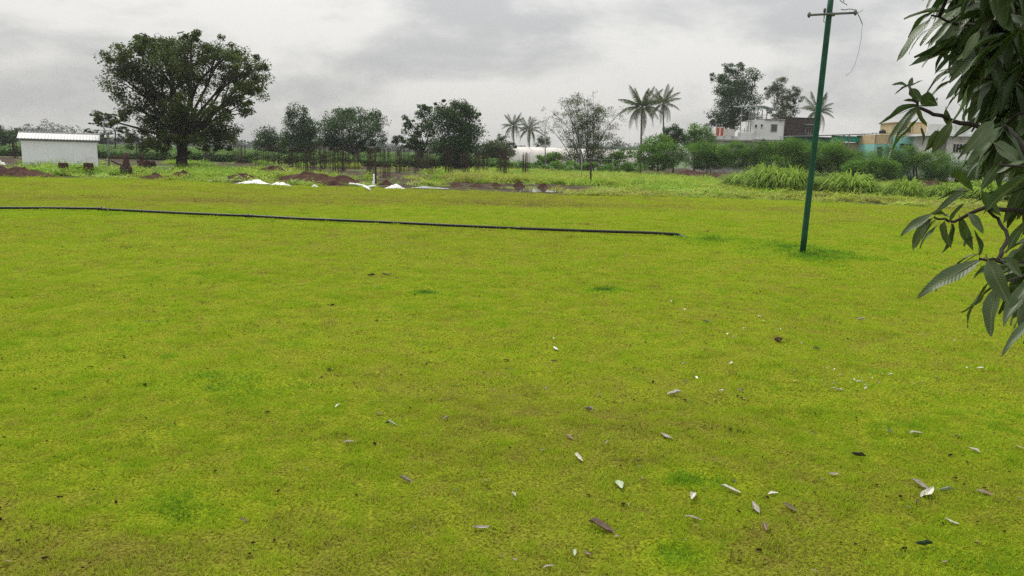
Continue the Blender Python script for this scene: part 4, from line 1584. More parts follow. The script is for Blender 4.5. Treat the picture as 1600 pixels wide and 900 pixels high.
def tunnel():
    d = 128.0
    a = base(800, d)
    e = base(1008, d + 10)
    L_ = (e - a).length
    rz = math.atan2(e.y - a.y, e.x - a.x)
    root = thing('plastic_tunnel', 'long low white plastic greenhouse tunnel behind the bamboo', 'greenhouse', (a.x, a.y, 0), rz)
    h = at(815, 229.5, d).z
    w = 3.2
    n = 18

    def arch(k, s=1.0):
        t = math.pi * k / n
        return (-math.cos(t) * w * s, (math.sin(t) ** .8) * h * s)
    mb = MB()
    V, Fc = [], []
    ns = 30
    for i in range(ns + 1):
        for k in range(n + 1):
            y, z = arch(k)
            dx = -1.9 * (1 - (z / h)) * (1 if i == 0 else max(0, 1 - i / 4)) if i < 4 else 0
            V.append((L_ * i / ns, y, z + .03 * math.sin(i * 1.7) * (z / h)))
    for i in range(ns):
        for k in range(n):
            b = i * (n + 1) + k
            Fc.append((b, b + n + 1, b + n + 2, b + 1))
    mb.add(V, Fc)
    mb.build('cover', M['tunnel'], root, True)
    # rounded left end: half dome of the sheet pulled down to the ground
    mb = MB()
    V, Fc = [], []
    me_ = 7
    for j in range(me_ + 1):
        q = j / me_ * math.pi / 2
        for k in range(n + 1):
            y, z = arch(k)
            V.append((-2.4 * math.sin(q) * 1.0, y * math.cos(q) ** .7 if j < me_ else y * .02, z * math.cos(q) ** .8 if j < me_ else 0))
    for j in range(me_):
        for k in range(n):
            b = j * (n + 1) + k
            Fc.append((b + 1, b + n + 2, b + n + 1, b))
    mb.add(V, Fc)
    mb.build('end_sheet', M['tunnel'], root, True)
    for i in range(0, 11):
        mb = MB()
        mb.tube([(L_ * (i + .02) / 10.3, y, z + .01) for (y, z) in [arch(k, 1.008) for k in range(n + 1)]], .05, 5)
        mb.build('hoop', M['tunnel'], root, True)
    # dark end wall and long flat roof behind
    d2 = 150
    x0, z0 = Q(890, 229, d2)
    x1, z1 = Q(1015, 224.5, d2)
    root = thing('far_shed', 'long low grey shed roof just visible above the plastic tunnel', 'shed', (x0, d2, 0))
    W = x1 - x0
    mb = MB(); mb.box(0, W, 0, .2, 0, z0 - .15); mb.build('wall', M['tunnel'], root)
    mb = MB(); mb.box(-.2, W + .2, -.3, 5, z0 - .145, z0 + .25); mb.build('roof', M['blue_roof'], root)
    mb = MB(); mb.box(W * .08, W * .2, -.05, -.001, z0 - 1.0, z0 - .3); mb.build('opening', M['dark_opening'], root)


tunnel()

# ------------------------------------------------------------------ houses


class House:
    def __init__(self, name, label, cat, px, d):
        self.d = d
        self.b = base(px, d)
        self.root = thing(name, label, cat, self.b)

    def rect(self, x0, y0, x1, y1, d=None):
        d = self.d if d is None else d
        cx, cy = (x0 + x1) / 2, (y0 + y1) / 2
        return Q(x0, cy, d)[0] - self.b.x, Q(x1, cy, d)[0] - self.b.x, Q(cx, y1, d)[1], Q(cx, y0, d)[1]

    def part(self, name, m, x0, y0, x1, y1, f=0.0, dep=0.2, ground=False, parent=None, bevel=0):
        xa, xb, za, zb = self.rect(x0, y0, x1, y1)
        mb = MB()
        mb.box(xa, xb, f, f + dep, -.1 if ground else za, zb)
        return mb.build(name, M[m], parent or self.root, bevel=bevel)

    def window(self, x0, y0, x1, y1, f, m='dark_opening', bars=0, frame='white_wall', mull=1):
        xa, xb, za, zb = self.rect(x0, y0, x1, y1)
        t = .07
        mb = MB()
        mb.box(xa - t, xb + t, f - .06, f - .001, zb, zb + t)
        mb.box(xa - t, xb + t, f - .06, f - .001, za - t, za)
        mb.box(xa - t, xa, f - .06, f - .001, za + .001, zb - .001)
        mb.box(xb, xb + t, f - .06, f - .001, za + .001, zb - .001)
        w = mb.build('window', M[frame], self.root)
        mb = MB()
        mb.box(xa + .002, xb - .002, f - .02, f - .002, za + .002, zb - .002)
        mb.build('pane', M[m], w)
        for k in range(bars):
            mb = MB()
            xx = xa + (xb - xa) * (k + 1) / (bars + 1)
            mb.box(xx - .02, xx + .02, f - .05, f - .022, za + .003, zb - .003)
            mb.build('bar', M['steel' if bars > 2 else frame], w)


def white_house():
    h = House('white_house', 'white two-storey flat-roofed house with orange doors and roof pipe frame', 'house', 1165, 104)
    # lower storey (mostly behind the hedge)
    h.part('lower_wall', 'concrete', 1099, 221, 1226, 262, 0, 8, True)
    h.part('ledge', 'concrete', 1098, 218.6, 1227, 220.8, -.35, 8.6)
    h.part('terrace_parapet', 'stained_wall', 1101, 212.5, 1152, 218.4, -.1, .22)
    h.part('terrace_wall', 'white_wall', 1152.3, 207, 1177, 218.4, -.05, .22)
    h.part('upper_wall', 'white_wall', 1177.2, 187.5, 1225, 218.4, 0, 6)
    h.part('roof_edge', 'concrete', 1196, 186, 1226, 187.3, -.25, 6.6)
    h.window(1179.3, 194.8, 1182.6, 199.6, 0, frame='white_wall')
    h.window(1188.8, 194.2, 1191.6, 199.2, 0, frame='white_wall')
    h.window(1205, 194.6, 1213.6, 205.4, 0, 'shutter', bars=5, frame='concrete')
    h.window(1113, 228.5, 1122, 232, 0, frame='concrete')
    # terrace room with two orange doors
    h.part('terrace_room', 'white_wall', 1123.6, 197.4, 1138.4, 212.3, 2.0, 2.2)
    h.part('back_wall', 'cream_wall', 1138.7, 200.5, 1157, 212.3, 2.6, .3)
    for (a, b) in ((1125.2, 1129.8), (1132.2, 1136.6)):
        dr = h.part('door', 'orange_door', a, 198.4, b, 211.8, 1.93, .068)
        xa, xb, za, zb = h.rect(a, 198.4, b, 211.8)
        mb = MB()
        mb.tube([(xb - .1, 1.90, (za + zb) / 2 - .06), (xb - .1, 1.90, (za + zb) / 2 + .06)], .02, 6)
        mb.build('handle', M['steel'], dr)
    # terrace rail left
    for px in (1104.5, 1111):
        h.part('terrace_post', 'galv', px - .4, 196, px + .4, 212.3, .15, .07)
    h.part('terrace_rail', 'galv', 1104.5, 195, 1111.5, 196, .15, .07)
    # pipe frame with sheet roof
    for px, y1 in ((1158.3, 206.7), (1170.4, 206.7), (1174, 206.7), (1177.8, 187), (1188.5, 187), (1195.5, 187), (1203, 187)):
        h.part('frame_post', 'galv', px - .55, 170.2, px + .55, y1, .06 if px < 1178 else 1.2, .11)
    h.part('frame_post', 'galv', 1163.5, 200, 1164.4, 206.7, .07, .09)
    h.part('frame_post', 'galv', 1167.0, 197, 1167.9, 206.7, .07, .09)
    h.part('frame_beam', 'galv', 1158.9, 189.2, 1173.4, 190.3, .07, .09)
    h.part('frame_beam', 'galv', 1178.4, 178.5, 1202.4, 179.3, 1.21, .09)
    h.part('frame_beam', 'galv', 1178.4, 182.5, 1202.4, 183.2, 1.21, .09)
    h.part('frame_beam', 'galv', 1158.9, 204, 1170, 204.8, .07, .09)
    xa, xb, za, zb = h.rect(1157, 168, 1216, 172.5)
    mb = MB()
    zs = [zb - .05, zb + .12, za - .05]
    mb.add([(xa, -.3, zs[0]), ((xa + xb) / 2 + .6, -.3, zs[1]), (xb, -.3, zs[2]), (xa, 3.5, zs[0] + .25), ((xa + xb) / 2 + .6, 3.5, zs[1] + .25), (xb, 3.5, zs[2] + .25),
            (xa, -.3, zs[0] + .12), ((xa + xb) / 2 + .6, -.3, zs[1] + .12), (xb, -.3, zs[2] + .12), (xa, 3.5, zs[0] + .37), ((xa + xb) / 2 + .6, 3.5, zs[1] + .37), (xb, 3.5, zs[2] + .37)],
           [(0, 3, 4, 1), (1, 4, 5, 2), (6, 7, 10, 9), (7, 8, 11, 10), (0, 1, 7, 6), (1, 2, 8, 7), (3, 9, 10, 4), (4, 10, 11, 5), (0, 6, 9, 3), (2, 5, 11, 8)])
    mb.build('sheet_roof', M['blue_roof'], h.root)


def brown_block():
    h = House('brown_block', 'dark brown flat-topped building joined to the right of the white house', 'building', 1250, 105)
    h.part('wall', 'brown_sheet', 1226.4, 184.5, 1273, 214, 0, 5, True)
    h.part('roof_edge', 'brown_sheet', 1226, 183.6, 1273.5, 184.4, -.1, 5.2)
    h.window(1259, 199, 1271, 209, 0, 'dark_opening', bars=2, frame='concrete')
    h.part('awning', 'blue_roof', 1257, 194.3, 1273, 196, -.8, .8)


def net_shed():
    h = House('net_shed', 'long low shed with thin roof and hanging green shade net, behind the green pole', 'shed', 1290, 96)
    # long thin roof, falling slightly to the left in the picture
    xa, xb, za, zb = h.rect(1229, 211.4, 1362, 213)
    z0, z1 = Q(1229, 212.6, 96)[1], Q(1362, 208.6, 96)[1]
    mb = MB()
    mb.add([(xa, -.5, z0 - .1), (xb, -.5, z1 - .1), (xb, 3, z1 - .1), (xa, 3, z0 - .1), (xa, -.5, z0), (xb, -.5, z1), (xb, 3, z1), (xa, 3, z0)],
           [(0, 3, 2, 1), (4, 5, 6, 7), (0, 1, 5, 4), (1, 2, 6, 5), (2, 3, 7, 6), (3, 0, 4, 7)])
    mb.build('roof', M['blue_roof'], h.root)

    def net(x0, y0, x1, y1, m, nm):
        xa, xb, za, zb = h.rect(x0, y0, x1, y1)
        n = 24
        V, Fc = [], []
        for i in range(n + 1):
            t = i / n
            for j in range(4):
                s = j / 3
                V.append((xa + (xb - xa) * t, .05 + .08 * math.sin(t * 23) * s, zb + (za - zb) * s * (1 + .05 * math.sin(t * 9))))
        for i in range(n):
            for j in range(3):
                b = i * 4 + j
                Fc.append((b, b + 1, b + 5, b + 4))
        mb = MB()
        mb.add(V, Fc)
        o = mb.build(nm, M[m], h.root, True)
        o.modifiers.new('thickness', 'SOLIDIFY').thickness = .01
    net(1232, 213.6, 1298, 240, 'net_dark', 'shade_net')
    net(1299, 212.6, 1348, 222, 'net', 'shade_net')
    h.part('wall', 'tan_wall', 1299, 222.6, 1347, 262, .3, .2, True)
    for px in (1231, 1276, 1299, 1316, 1324, 1348, 1361):
        h.part('post', 'galv' if px != 1348 else 'tan_wall', px - .7, 211.5 if px < 1300 else 210.6, px + .7, 262, -.12, .12, True)


def yellow_house():
    h = House('yellow_house', 'yellow and turquoise house with a small upper room, right of the net shed', 'house', 1405, 92)
    h.part('teal_wall', 'teal_wall', 1393, 214, 1446, 262, 0, 6, True)
    h.part('upper_room', 'yellow_wall', 1408, 191.5, 1450, 213.7, .3, 5)
    h.part('roof_edge', 'yellow_wall', 1407, 190.4, 1451, 191.4, .1, 5.4)
    h.window(1410, 198.5, 1425, 207.2, .3, 'dark_opening', bars=1, frame='yellow_wall')
    h.part('buttress', 'yellow_wall', 1428, 191.6, 1429.5, 213.7, .2, .09)
    h.part('side_wall', 'yellow_wall', 1367, 210.6, 1392.8, 225, -.02, 5)
    h.part('lower_side_wall', 'teal_wall', 1364, 225.2, 1392.8, 262, -.06, 5, True)
    h.part('door', 'dark_opening', 1369, 229.5, 1376.5, 262, -.10, .038, True)
    h.window(1405.5, 224.5, 1424, 232.5, 0, 'dark_opening', bars=1, frame='teal_wall')
    for px in (1367.5, 1390):
        h.part('pipe_post', 'steel', px - .4, 208.6, px + .4, 224, -.16, .08)
    h.part('pipe_beam', 'steel', 1362, 208, 1396, 208.8, -.16, .09)
    # parapet rail and water tank on top are separate: rail is part, tank a thing
    h.part('roof_rail', 'galv', 1394, 197.5, 1408, 198.2, .1, .06)
    h.part('roof_rail', 'galv', 1394, 198.4, 1394.6, 213.7, .1, .06)
    t = House('water_tank', 'black round water tank on the roof edge of the yellow house', 'tank', 1379, 93.5)
    xa, xb, za, zb = t.rect(1374, 202.8, 1384, 209)
    mb = MB()
    r = (xb - xa) / 2
    c = (xa + xb) / 2
    mb.tube([(c, 0, za), (c, 0, za + .02), (c, 0, zb - .16), (c, 0, zb - .05), (c, 0, zb)], [r * .96, r, r, r * .8, r * .3], 16)
    mb.build('tank_body', M['black_plastic'], t.root, True)
    mb = MB()
    mb.tube([(c, 0, zb + .001), (c, 0, zb + .07)], r * .28, 12)
    mb.build('lid', M['black_plastic'], t.root)
    t.root.location.z = 0


def pale_house():
    h = House('pale_house', 'pale grey flat-roofed house half hidden by mango leaves', 'house', 1510, 88)
    h.part('wall', 'cream_wall', 1453, 215, 1640, 262, 0, 7, True)
    h.part('parapet', 'white_wall', 1446, 196.5, 1640, 211, -.5, .3)
    h.part('sunshade', 'white_wall', 1446, 211.3, 1640, 214.7, -1.0, 8)
    h.part('pillar', 'white_wall', 1450, 215, 1455, 262, -.6, .4, True)
    h.window(1488.5, 225, 1502.5, 238.5, 0, 'dark_opening', bars=2)
    h.window(1523.5, 225.5, 1537, 239.5, 0, 'dark_opening', bars=2)
    h.window(1580, 226, 1594, 240, 0, 'dark_opening', bars=2)
    h.part('dark_bay', 'shutter', 1456, 218, 1478, 244, -.03, .028)
    w = House('compound_wall', 'low white block wall in front of the pale house, behind the mango leaves', 'wall', 1515, 84)
    w.part('wall_face', 'white_wall', 1487, 241, 1640, 262, 0, .2, True)
    xa, xb, za, zb = w.rect(1487, 241, 1640, 262)
    mb = MB()
    bw, bh = .78, .38
    mb.box(0, bw - .05, -.03, -.001, 0, bh - .05)
    me = mb.mesh('block', M['white_wall'])
    row = 0
    z = zb - bh
    while z > zb - 1.8:
        x = xa + (row % 2) * bw / 2
        while x + bw < xb:
            link('block', me, w.root, (x, 0, z))
            x += bw
        z -= bh
        row += 1
    w.part('coping', 'concrete', 1486, 239.8, 1641, 240.9, -.06, .32)


white_house()
brown_block()
net_shed()
yellow_house()
pale_house()

# ------------------------------------------------------------------ green pole


def green_pole():
    g0 = GL(1254, 394)
    z0 = g0.z - .01
    d = g0.y
    root = thing('utility_pole', 'dark green steel pole with a crossarm standing on the lawn', 'pole', (g0.x, g0.y, z0))
    top = at(1300.5, -22, d) - Vector((g0.x, g0.y, z0))
    r = .052
    m = MB()
    pts = [Vector((0, 0, -.1)).lerp(top, k / 10) for k in range(11)]
    m.tube(pts, [r * (1.03 - .10 * k / 10) for k in range(11)], 20)
    m.build('pole', M['green_paint'], root, True)
    m = MB()
    m.tube([top + Vector((0, 0, .001)), top + Vector((0, 0, .03))], [r * 1.0, r * .6], 16)
    m.build('cap', M['steel'], root, True)
    o = Vector((g0.x, g0.y, z0))
    fy = -.065
    a = at(1262, 24.5, d) - o + Vector((0, fy, 0))
    b = at(1334, 21, d) - o + Vector((0, fy, 0))
    m = MB()
    m.tube([a, b], .020, 8)
    arm = m.build('crossarm', M['steel'], root, True)
    for p in (a, b):
        m = MB()
        m.tube([p + Vector((0, 0, -.045)), p + Vector((0, 0, -.015)), p + Vector((0, 0, .015)), p + Vector((0, 0, .05))], [.012, .03, .03, .014], 10)
        m.build('end_bolt', M['steel'], arm, True)
    c = a.lerp(b, .33)
    m = MB()
    m.tube([c + Vector((0, 0, -.07)), c + Vector((0, 0, .02)), c + Vector((0, 0, .03))], [.008, .010, .02], 8)
    m.tube([c + Vector((0, 0, .03)), c + Vector((0, 0, .045)), c + Vector((0, 0, .06)), c + Vector((0, 0, .075)), c + Vector((0, 0, .10))], [.018, .026, .02, .026, .012], 12)
    m.build('insulator', M['ceramic'], arm, True)
    # strap round the pole
    mid = a.lerp(b, .52) + Vector((0, -fy, 0))
    m = MB()
    m.tube([mid + Vector((0, 0, -.025)), mid + Vector((0, 0, .025))], r * 1.08, 18)
    m.build('clamp', M['steel'], root, True)
    # loose stub wire under the insulator
    w = MB()
    e = at(1293, 37, d) - o
    w.tube([c + Vector((0, 0, -.06)), c + Vector((.0, 0, -.12)), c.lerp(e, .6) + Vector((-.02, 0, -.04)), e], .006, 6)
    w.build('stub_wire', M['steel'], root, True)
    # wire hanging from the arm's right end
    w = MB()
    pin = at(1334, 15, d) - o
    w.tube([b, pin + Vector((0, fy, 0))], .006, 6)
    pts = [at(x, y, d - .05) - o for x, y in ((1314, 14.5), (1320, 15.5), (1327, 14), (1334, 15), (1340, 21), (1344, 29), (1347.5, 38))]
    w.tube(pts, .007, 6)
    pts = [at(x, y, d - .05) - o for x, y in ((1347.5, 38), (1346.5, 48), (1345.5, 62), (1341.5, 82), (1336, 100), (1330, 112), (1321, 119))]
    w.tube(pts, .003, 5)
    w.tube([at(1340, 20, d) - o, at(1345, 18, d) - o, at(1349, 15, d) - o], .004, 5)
    w.build('hanging_wire', M['steel'], root, True)
    w = MB()
    w.tube([at(x, y, d) - o for x, y in ((1303, -14), (1310, -4), (1314, 2), (1324, 8))], .006, 6)
    w.tube([at(x, y, d) - o for x, y in ((1304, -18), (1314, -8), (1319, 3))], .006, 6)
    w.build('loose_wire', M['steel'], root, True)


green_pole()

# ------------------------------------------------------------------ black pipe


def black_pipe():
    b0 = G(160, 330)
    root = thing('irrigation_pipe', 'long black plastic irrigation pipe lying across the lawn', 'pipe', (b0.x, b0.y, 0))
    sec = [[(-420, 327), (-200, 327.5), (0, 329), (80, 329), (158, 330)], [(160, 331), (280, 337), (388, 341.5)], [(388, 341.5), (470, 346), (600, 351.5), (700, 356.5), (800, 361)], [(800, 361), (920, 365.5), (1020, 368.5), (1062, 371), (1085, 375)]]
    r = .031

    def pt(x, y, k=0.0):
        g = G(x, y)
        z = .035 + r - max(0, x - 1058) * .004
        return Vector((g.x - b0.x, g.y - b0.y, z + k))
    for s in sec:
        pts = []
        for (p, q) in zip(s[:-1], s[1:]):
            for k in range(8):
                pts.append(pt(p[0] + (q[0] - p[0]) * k / 8, p[1] + (q[1] - p[1]) * k / 8, 0))
        pts.append(pt(*s[-1]))
        m = MB()
        m.tube(pts, r, 10)
        m.build('pipe_section', M['black_plastic'], root, True)
    for (x, y) in ((159, 330.5), (388, 341.5)):
        p = pt(x, y)
        q = pt(x + 6, y + .25)
        t = (q - p).normalized()
        m = MB()
        m.tube([p - t * .12, p - t * .10, p + t * .10, p + t * .12], [r * 1.08, r * 1.22, r * 1.22, r * 1.08], 12)
        c = m.build('coupling', M['black_plastic'], root, True)
        m = MB()
        m.tube([p + Vector((0, 0, r)), p + Vector((0, 0, r * 1.7))], .014, 8)
        m.build('bolt', M['black_plastic'], c)


black_pipe()

# ------------------------------------------------------------------ fallen leaves and petals


def dry_leaf_mesh(seed, curl):
    r = np.random.default_rng(seed)
    V, Fc = [], []
    ns = 9
    for i in range(ns):
        t = i / (ns - 1)
        w = 0.135 * math.sin(math.pi * min(1, t * .94 + .04)) ** .8 * (1 + r.uniform(-.16, .16))
        x = t - .5
        zc = .05 * math.sin(t * 5 + seed) + .02
        fold = curl * w
        V += [(x, -w, zc + fold * 1.1 + .015 * r.normal()), (x, -w * .5, zc + fold * .35), (x, 0.02 * math.sin(t * 4 + seed), zc), (x, w * .5, zc + fold * .4), (x, w, zc + fold * 1.2 + .015 * r.normal())]
        if i:
            b = 5 * i
            for k in range(4):
                Fc.append((b - 5 + k, b - 4 + k, b + 1 + k, b + k))
    m = MB()
    m.add(V, Fc)
    return m


def leaf_color(name, c, var=.25):
    t = NT(name)
    f = t.noise(9, 5)
    col = t.ramp(f, [(.3, tuple(x * (1 - var) for x in c)), (.7, tuple(min(1, x * (1 + var)) for x in c))])
    # pale midrib
    tc = t.n('ShaderNodeTexCoord')
    sp = t.n('ShaderNodeSeparateXYZ')
    t.l(tc.outputs['Object'], sp.inputs[0])
    ab = t.n('ShaderNodeMath', operation='ABSOLUTE')
    t.l(sp.outputs['Y'], ab.inputs[0])
    fac = t.ramp(ab.outputs[0], [(.008, (1, 1, 1)), (.02, (0, 0, 0))])
    col = t.mixc(fac, col, tuple(min(1, x * 1.5 + .03) for x in c))
    t.l(col, t.b.inputs['Base Color'])
    t.b.inputs['Roughness'].default_value = .55
    return t.m


LC = {'grey': leaf_color('dry_leaf_grey', (.25, .215, .19), .35), 'pale': leaf_color('dry_leaf_pale', (.50, .48, .41), .22), 'brown': leaf_color('dry_leaf_brown', (.17, .115, .085)),
      'dark': leaf_color('dry_leaf_dark', (.05, .042, .036)), 'green': leaf_color('fallen_leaf_green', (.30, .36, .22), .15), 'yellow': leaf_color('fallen_leaf_yellow', (.45, .42, .05), .15), 'deep': leaf_color('fallen_leaf_deep', (.02, .06, .03)), 'white': leaf_color('petal_white', (.72, .70, .66), .06)}
LCW = {'grey': 'grey dry', 'pale': 'pale silvery dry', 'brown': 'brown dry', 'dark': 'blackish dry', 'green': 'pale green', 'yellow': 'yellow', 'deep': 'dark green', 'white': 'white'}
DRY = [dry_leaf_mesh(i, c) for i, c in enumerate((.2, .9, .5, 1.3))]
DRYM = {}
LV = [  # px, py, length px, angle deg (picture, clockwise from right), colour, label
    (528, 636, 10, -35, 'pale', 'small pale leaf farthest back left among the near leaves, dark crumb beside it'),
    (612, 665, 19, 15, 'green', 'pale green leaf right below the small brown one, left of centre'),
    (591, 649, 15, 0, 'brown', 'thin brown leaf just above the pale green leaf left of centre'),
    (697, 656, 11, -20, 'grey', 'small grey leaf alone right of the pale green one'),
    (545, 693, 19, -5, 'grey', 'flat grey leaf below and left of the pale green one'),
    (634, 754, 24, 15, 'grey', 'grey leaf in the near lawn, above the long bottom centre one'),
    (752, 828, 30, 2, 'grey', 'long flat grey leaf near the bottom, left of centre'),
    (802, 777, 11, 60, 'pale', 'short pale curled leaf in the bottom centre'),
    (858, 889, 20, -12, 'grey', 'grey leaf at the very bottom edge, centre'),
    (897, 868, 11, 85, 'green', 'small bluish green leaf at the bottom, left of a brown one'),
    (918, 869, 16, 25, 'brown', 'brown leaf at the bottom beside the bluish green one'),
    (920, 643, 16, 25, 'grey', 'grey tilted leaf in the middle of the lawn'),
    (891, 686, 13, 25, 'brown', 'brown curled leaf below the grey tilted one'),
    (904, 719, 17, 40, 'pale', 'pale cream leaf pointing down right, on a brownish patch'),
    (848, 706, 6, -45, 'grey', 'tiny grey leaf left of the pale cream leaf'),
    (998, 723, 10, 0, 'brown', 'tiny brown leaf right of the pale cream leaf'),
    (968, 760, 17, 65, 'green', 'light green leaf pointing at the viewer, centre right'),
    (940, 829, 46, 22, 'brown', 'largest brown leaf, long and pointed, bottom centre'),
    (1041, 685, 22, 28, 'grey', 'grey leaf slanting down to the right, above the dark green patch'),
    (1054, 618, 24, 0, 'pale', 'long pale leaf lying level, upper middle right'),
    (1101, 546, 15, 5, 'brown', 'brown leaf between the white petals'),
    (1105, 505, 16, 8, 'grey', 'grey leaf farther back near the white petals'),
    (868, 547, 9, 30, 'pale', 'small pale leaf far back in the centre of the lawn'),
    (1082, 780, 12, -70, 'pale', 'short pale leaf standing at the dark green patch'),
    (1083, 813, 30, 12, 'grey', 'long grey leaf below the dark green patch'),
    (1140, 769, 36, 18, 'pale', 'long pale silvery leaf right of the dark green patch'),
    (1181, 798, 24, 62, 'grey', 'broad grey leaf pointing at the viewer, right of the long silvery one'),
    (1195, 828, 14, 70, 'brown', 'small brown leaf below the broad grey one'),
    (1208, 774, 18, -12, 'pale', 'pale leaf right of the broad grey one, with upturned edge'),
    (1234, 797, 25, 22, 'brown', 'dull brown leaf right below the upturned pale leaf'),
    (1302, 744, 18, -3, 'grey', 'grey leaf alone on a yellowish patch, right'),
    (1341, 715, 25, 12, 'dark', 'thin dark leaf like a twig, right'),
    (1389, 676, 14, 20, 'deep', 'small dark green curled leaf at right with pale tip'),
    (1431, 680, 21, -8, 'pale', 'pale leaf lying level right of the dark green curled one'),
    (1496, 684, 14, -5, 'grey', 'small grey leaf at right, above a longer pale one'),
    (1522, 707, 20, 22, 'pale', 'pale bent leaf at right below the small grey one'),
    (1593, 702, 18, 15, 'pale', 'pale leaf at the right picture edge'),
    (1437, 761, 32, 22, 'grey', 'long grey leaf above the cream twisted leaf at right'),
    (1448, 775, 24, -28, 'pale', 'cream twisted leaf, brightest of the cluster at right'),
    (1478, 770, 25, 5, 'green', 'pale green leaf right of the cream twisted leaf'),
    (1538, 773, 30, 15, 'brown', 'brown leaf right of the cluster of three leaves'),
    (1594, 783, 14, 10, 'grey', 'grey leaf at the right edge beside the brown one'),
    (1486, 819, 26, 18, 'pale', 'thin pale leaf below the cluster of three leaves'),
    (1444, 855, 30, 5, 'deep', 'dark green flat leaf near the bottom right'),
    (1273, 896, 14, 15, 'grey', 'grey leaf cut by the bottom edge, right'),
    (1308, 611, 20, 4, 'pale', 'pale flat leaf beside the sparkling wet patch'),
    (1240, 598, 20, 8, 'yellow', 'yellow green leaf left of the wet patch'),
    (1345, 501, 15, 5, 'pale', 'pale leaf far back right, below the green pole'),
    (1440, 525, 11, 5, 'pale', 'pale leaf far back right near the hanging mango leaves'),
    (1275, 547, 12, 0, 'dark', 'dark leaf far back right of the dark clod'),
    (604, 430, 17, 3, 'dark', 'black dead leaf, right one of the pair far back left'),
    (580, 432, 13, 3, 'dark', 'dark grey dead leaf, left one of the pair far back left'),
    (12, 881, 14, 0, 'brown', 'small brown leaf in the bottom left corner'),
    (381, 817, 14, 8, 'brown', 'brown leaf alone in the near lawn at left'),
]
PT = [(866, 533, 'white petal left of the others, far back in the centre'), (1142, 572, 'largest white petal, below the group on the right lawn'), (1088, 595, 'small white petal left of the largest one'), (1128, 616, 'white petal nearest the level pale leaf'),
      (1187, 498, 'upper white petal of the close pair below the pole'), (1192, 505, 'lower white petal of the close pair below the pole'), (1214, 509, 'white petal right of the close pair'), (1217, 518, 'white petal below the one right of the close pair'),
      (1163, 517, 'white petal left of and below the close pair'), (1137, 526, 'white petal on a thin stalk, left of the others'), (1069, 487, 'bright white petal left, farther back'), (1048, 474, 'white petal farthest back and left'), (1511, 579, 'white petal left of the pair under the mango leaves'), (1531, 580, 'white petal right of the pair under the mango leaves'), (384, 458, 'grey white petal alone far back at left')]


def lay(o, px, py, lpx, ang, lift):
    g = GL(px, py)
    z = g.z
    # picture angle to ground angle: end points on the ground
    a = R(ang)
    e = G(px + math.cos(a) * lpx / 2, py + math.sin(a) * lpx / 2, z)
    s = G(px - math.cos(a) * lpx / 2, py - math.sin(a) * lpx / 2, z)
    L_ = (e - s).length
    L_ = min(L_, 0.19)
    o.location = (g.x, g.y, z + lift)
    o.scale = (L_, L_ * random.uniform(.75, 1.3), L_ * random.uniform(.7, 1.3))
    o.rotation_euler = (random.uniform(-.25, .25), random.uniform(-.12, .12), math.atan2(e.y - s.y, e.x - s.x))


for i, (px, py, l, a, c, lb) in enumerate(LV):
    k = i % 4
    if (k, c) not in DRYM:
        DRYM[(k, c)] = DRY[k].mesh('fallen_leaf', LC[c], True)
    o = link('fallen_leaf', DRYM[(k, c)])
    lay(o, px, py, l * .95, a, .013)
    tag(o, lb, 'leaf', 'fallen leaves on the lawn')
for i, (px, py, lb) in enumerate(PT):
    if ('p', i % 2) not in DRYM:
        DRYM[('p', i % 2)] = DRY[1 + 2 * (i % 2)].mesh('petal', LC['white'], True)
    o = link('petal', DRYM[('p', i % 2)])
    lay(o, px, py, 8, random.uniform(-50, 50), .024)
    o.scale = (.048, .075, .06)
    tag(o, lb, 'petal', 'white petals on the lawn')


def litter_and_glint():
    n = 190
    y = rng.uniform(2.4, 9.5, n)
    x = (rng.beta(2.2, 1.3, n) * 1.15 - .45) * y
    k = rng.integers(0, 3, n)
    s = rng.uniform(.014, .045, n) * (.7 + .3 * (y > 4))
    wet = G(1328, 597)
    q = 34  # white scraps added here to imitate the sparkle of the wet patch
    x = np.concatenate([x, wet.x + rng.normal(0, .22, q)])
    y = np.concatenate([y, wet.y + rng.normal(0, .12, q)])
    k = np.concatenate([k, np.full(q, 3)])
    s = np.concatenate([s, rng.uniform(.012, .035, q)])
    n += q
    pr = []
    for j, c in enumerate(('brown', 'grey', 'dark', 'white')):
        pr.append(bpy.data.objects.new('litter_and_glint_%d' % j, DRY[j].mesh('litter_and_glint_%d' % j, LC[c], True)))
    instancer('leaf_litter_and_glints', np.stack([x, y, lawn_z(x, y) + .011], -1), np.stack([rng.normal(0, .3, n), rng.normal(0, .3, n), rng.uniform(0, 6.28, n)], -1),
              np.stack([s, s * rng.uniform(.7, 1.6, n), s], -1), k, np.zeros(n), pr)


litter_and_glint()


def clod(px, py, w, label):
    g = G(px, py)
    z = float(lawn_z(g.x, g.y))
    m = MB()
    s = w / ppm(g.y)
    V, Fc = [], []
    n = 10
    for j in range(4):
        for k in range(n):
            a = 6.283 * k / n
            t = j / 3
            rr = s * .5 * math.cos(t * 1.4) * (1 + .25 * math.sin(a * 3 + j))
            V.append((math.cos(a) * rr, math.sin(a) * rr, s * .45 * math.sin(t * 1.5) * (1 + .15 * math.sin(5 * a)) + .006))
    for j in range(3):
        for k in range(n):
            Fc.append((j * n + k, j * n + (k + 1) % n, (j + 1) * n + (k + 1) % n, (j + 1) * n + k))
    Fc.append(tuple(3 * n + k for k in range(n)))
    m.add(V, Fc)
    tag(m.build('soil_clod', M['soil'], None, True, (g.x, g.y, z)), label, 'clod', 'dark soil clods on the lawn')


clod(1216, 535, 12, 'dark soil clod on the lawn below the white petals')
clod(640, 803 + 20, 11, 'dark clod in the near lawn left of centre') if False else None

# small wet patch: water film sparkling between the blades
puddle(1328, 598, 46, 10, 21, .004)

# ------------------------------------------------------------------ mango tree (foreground, right)


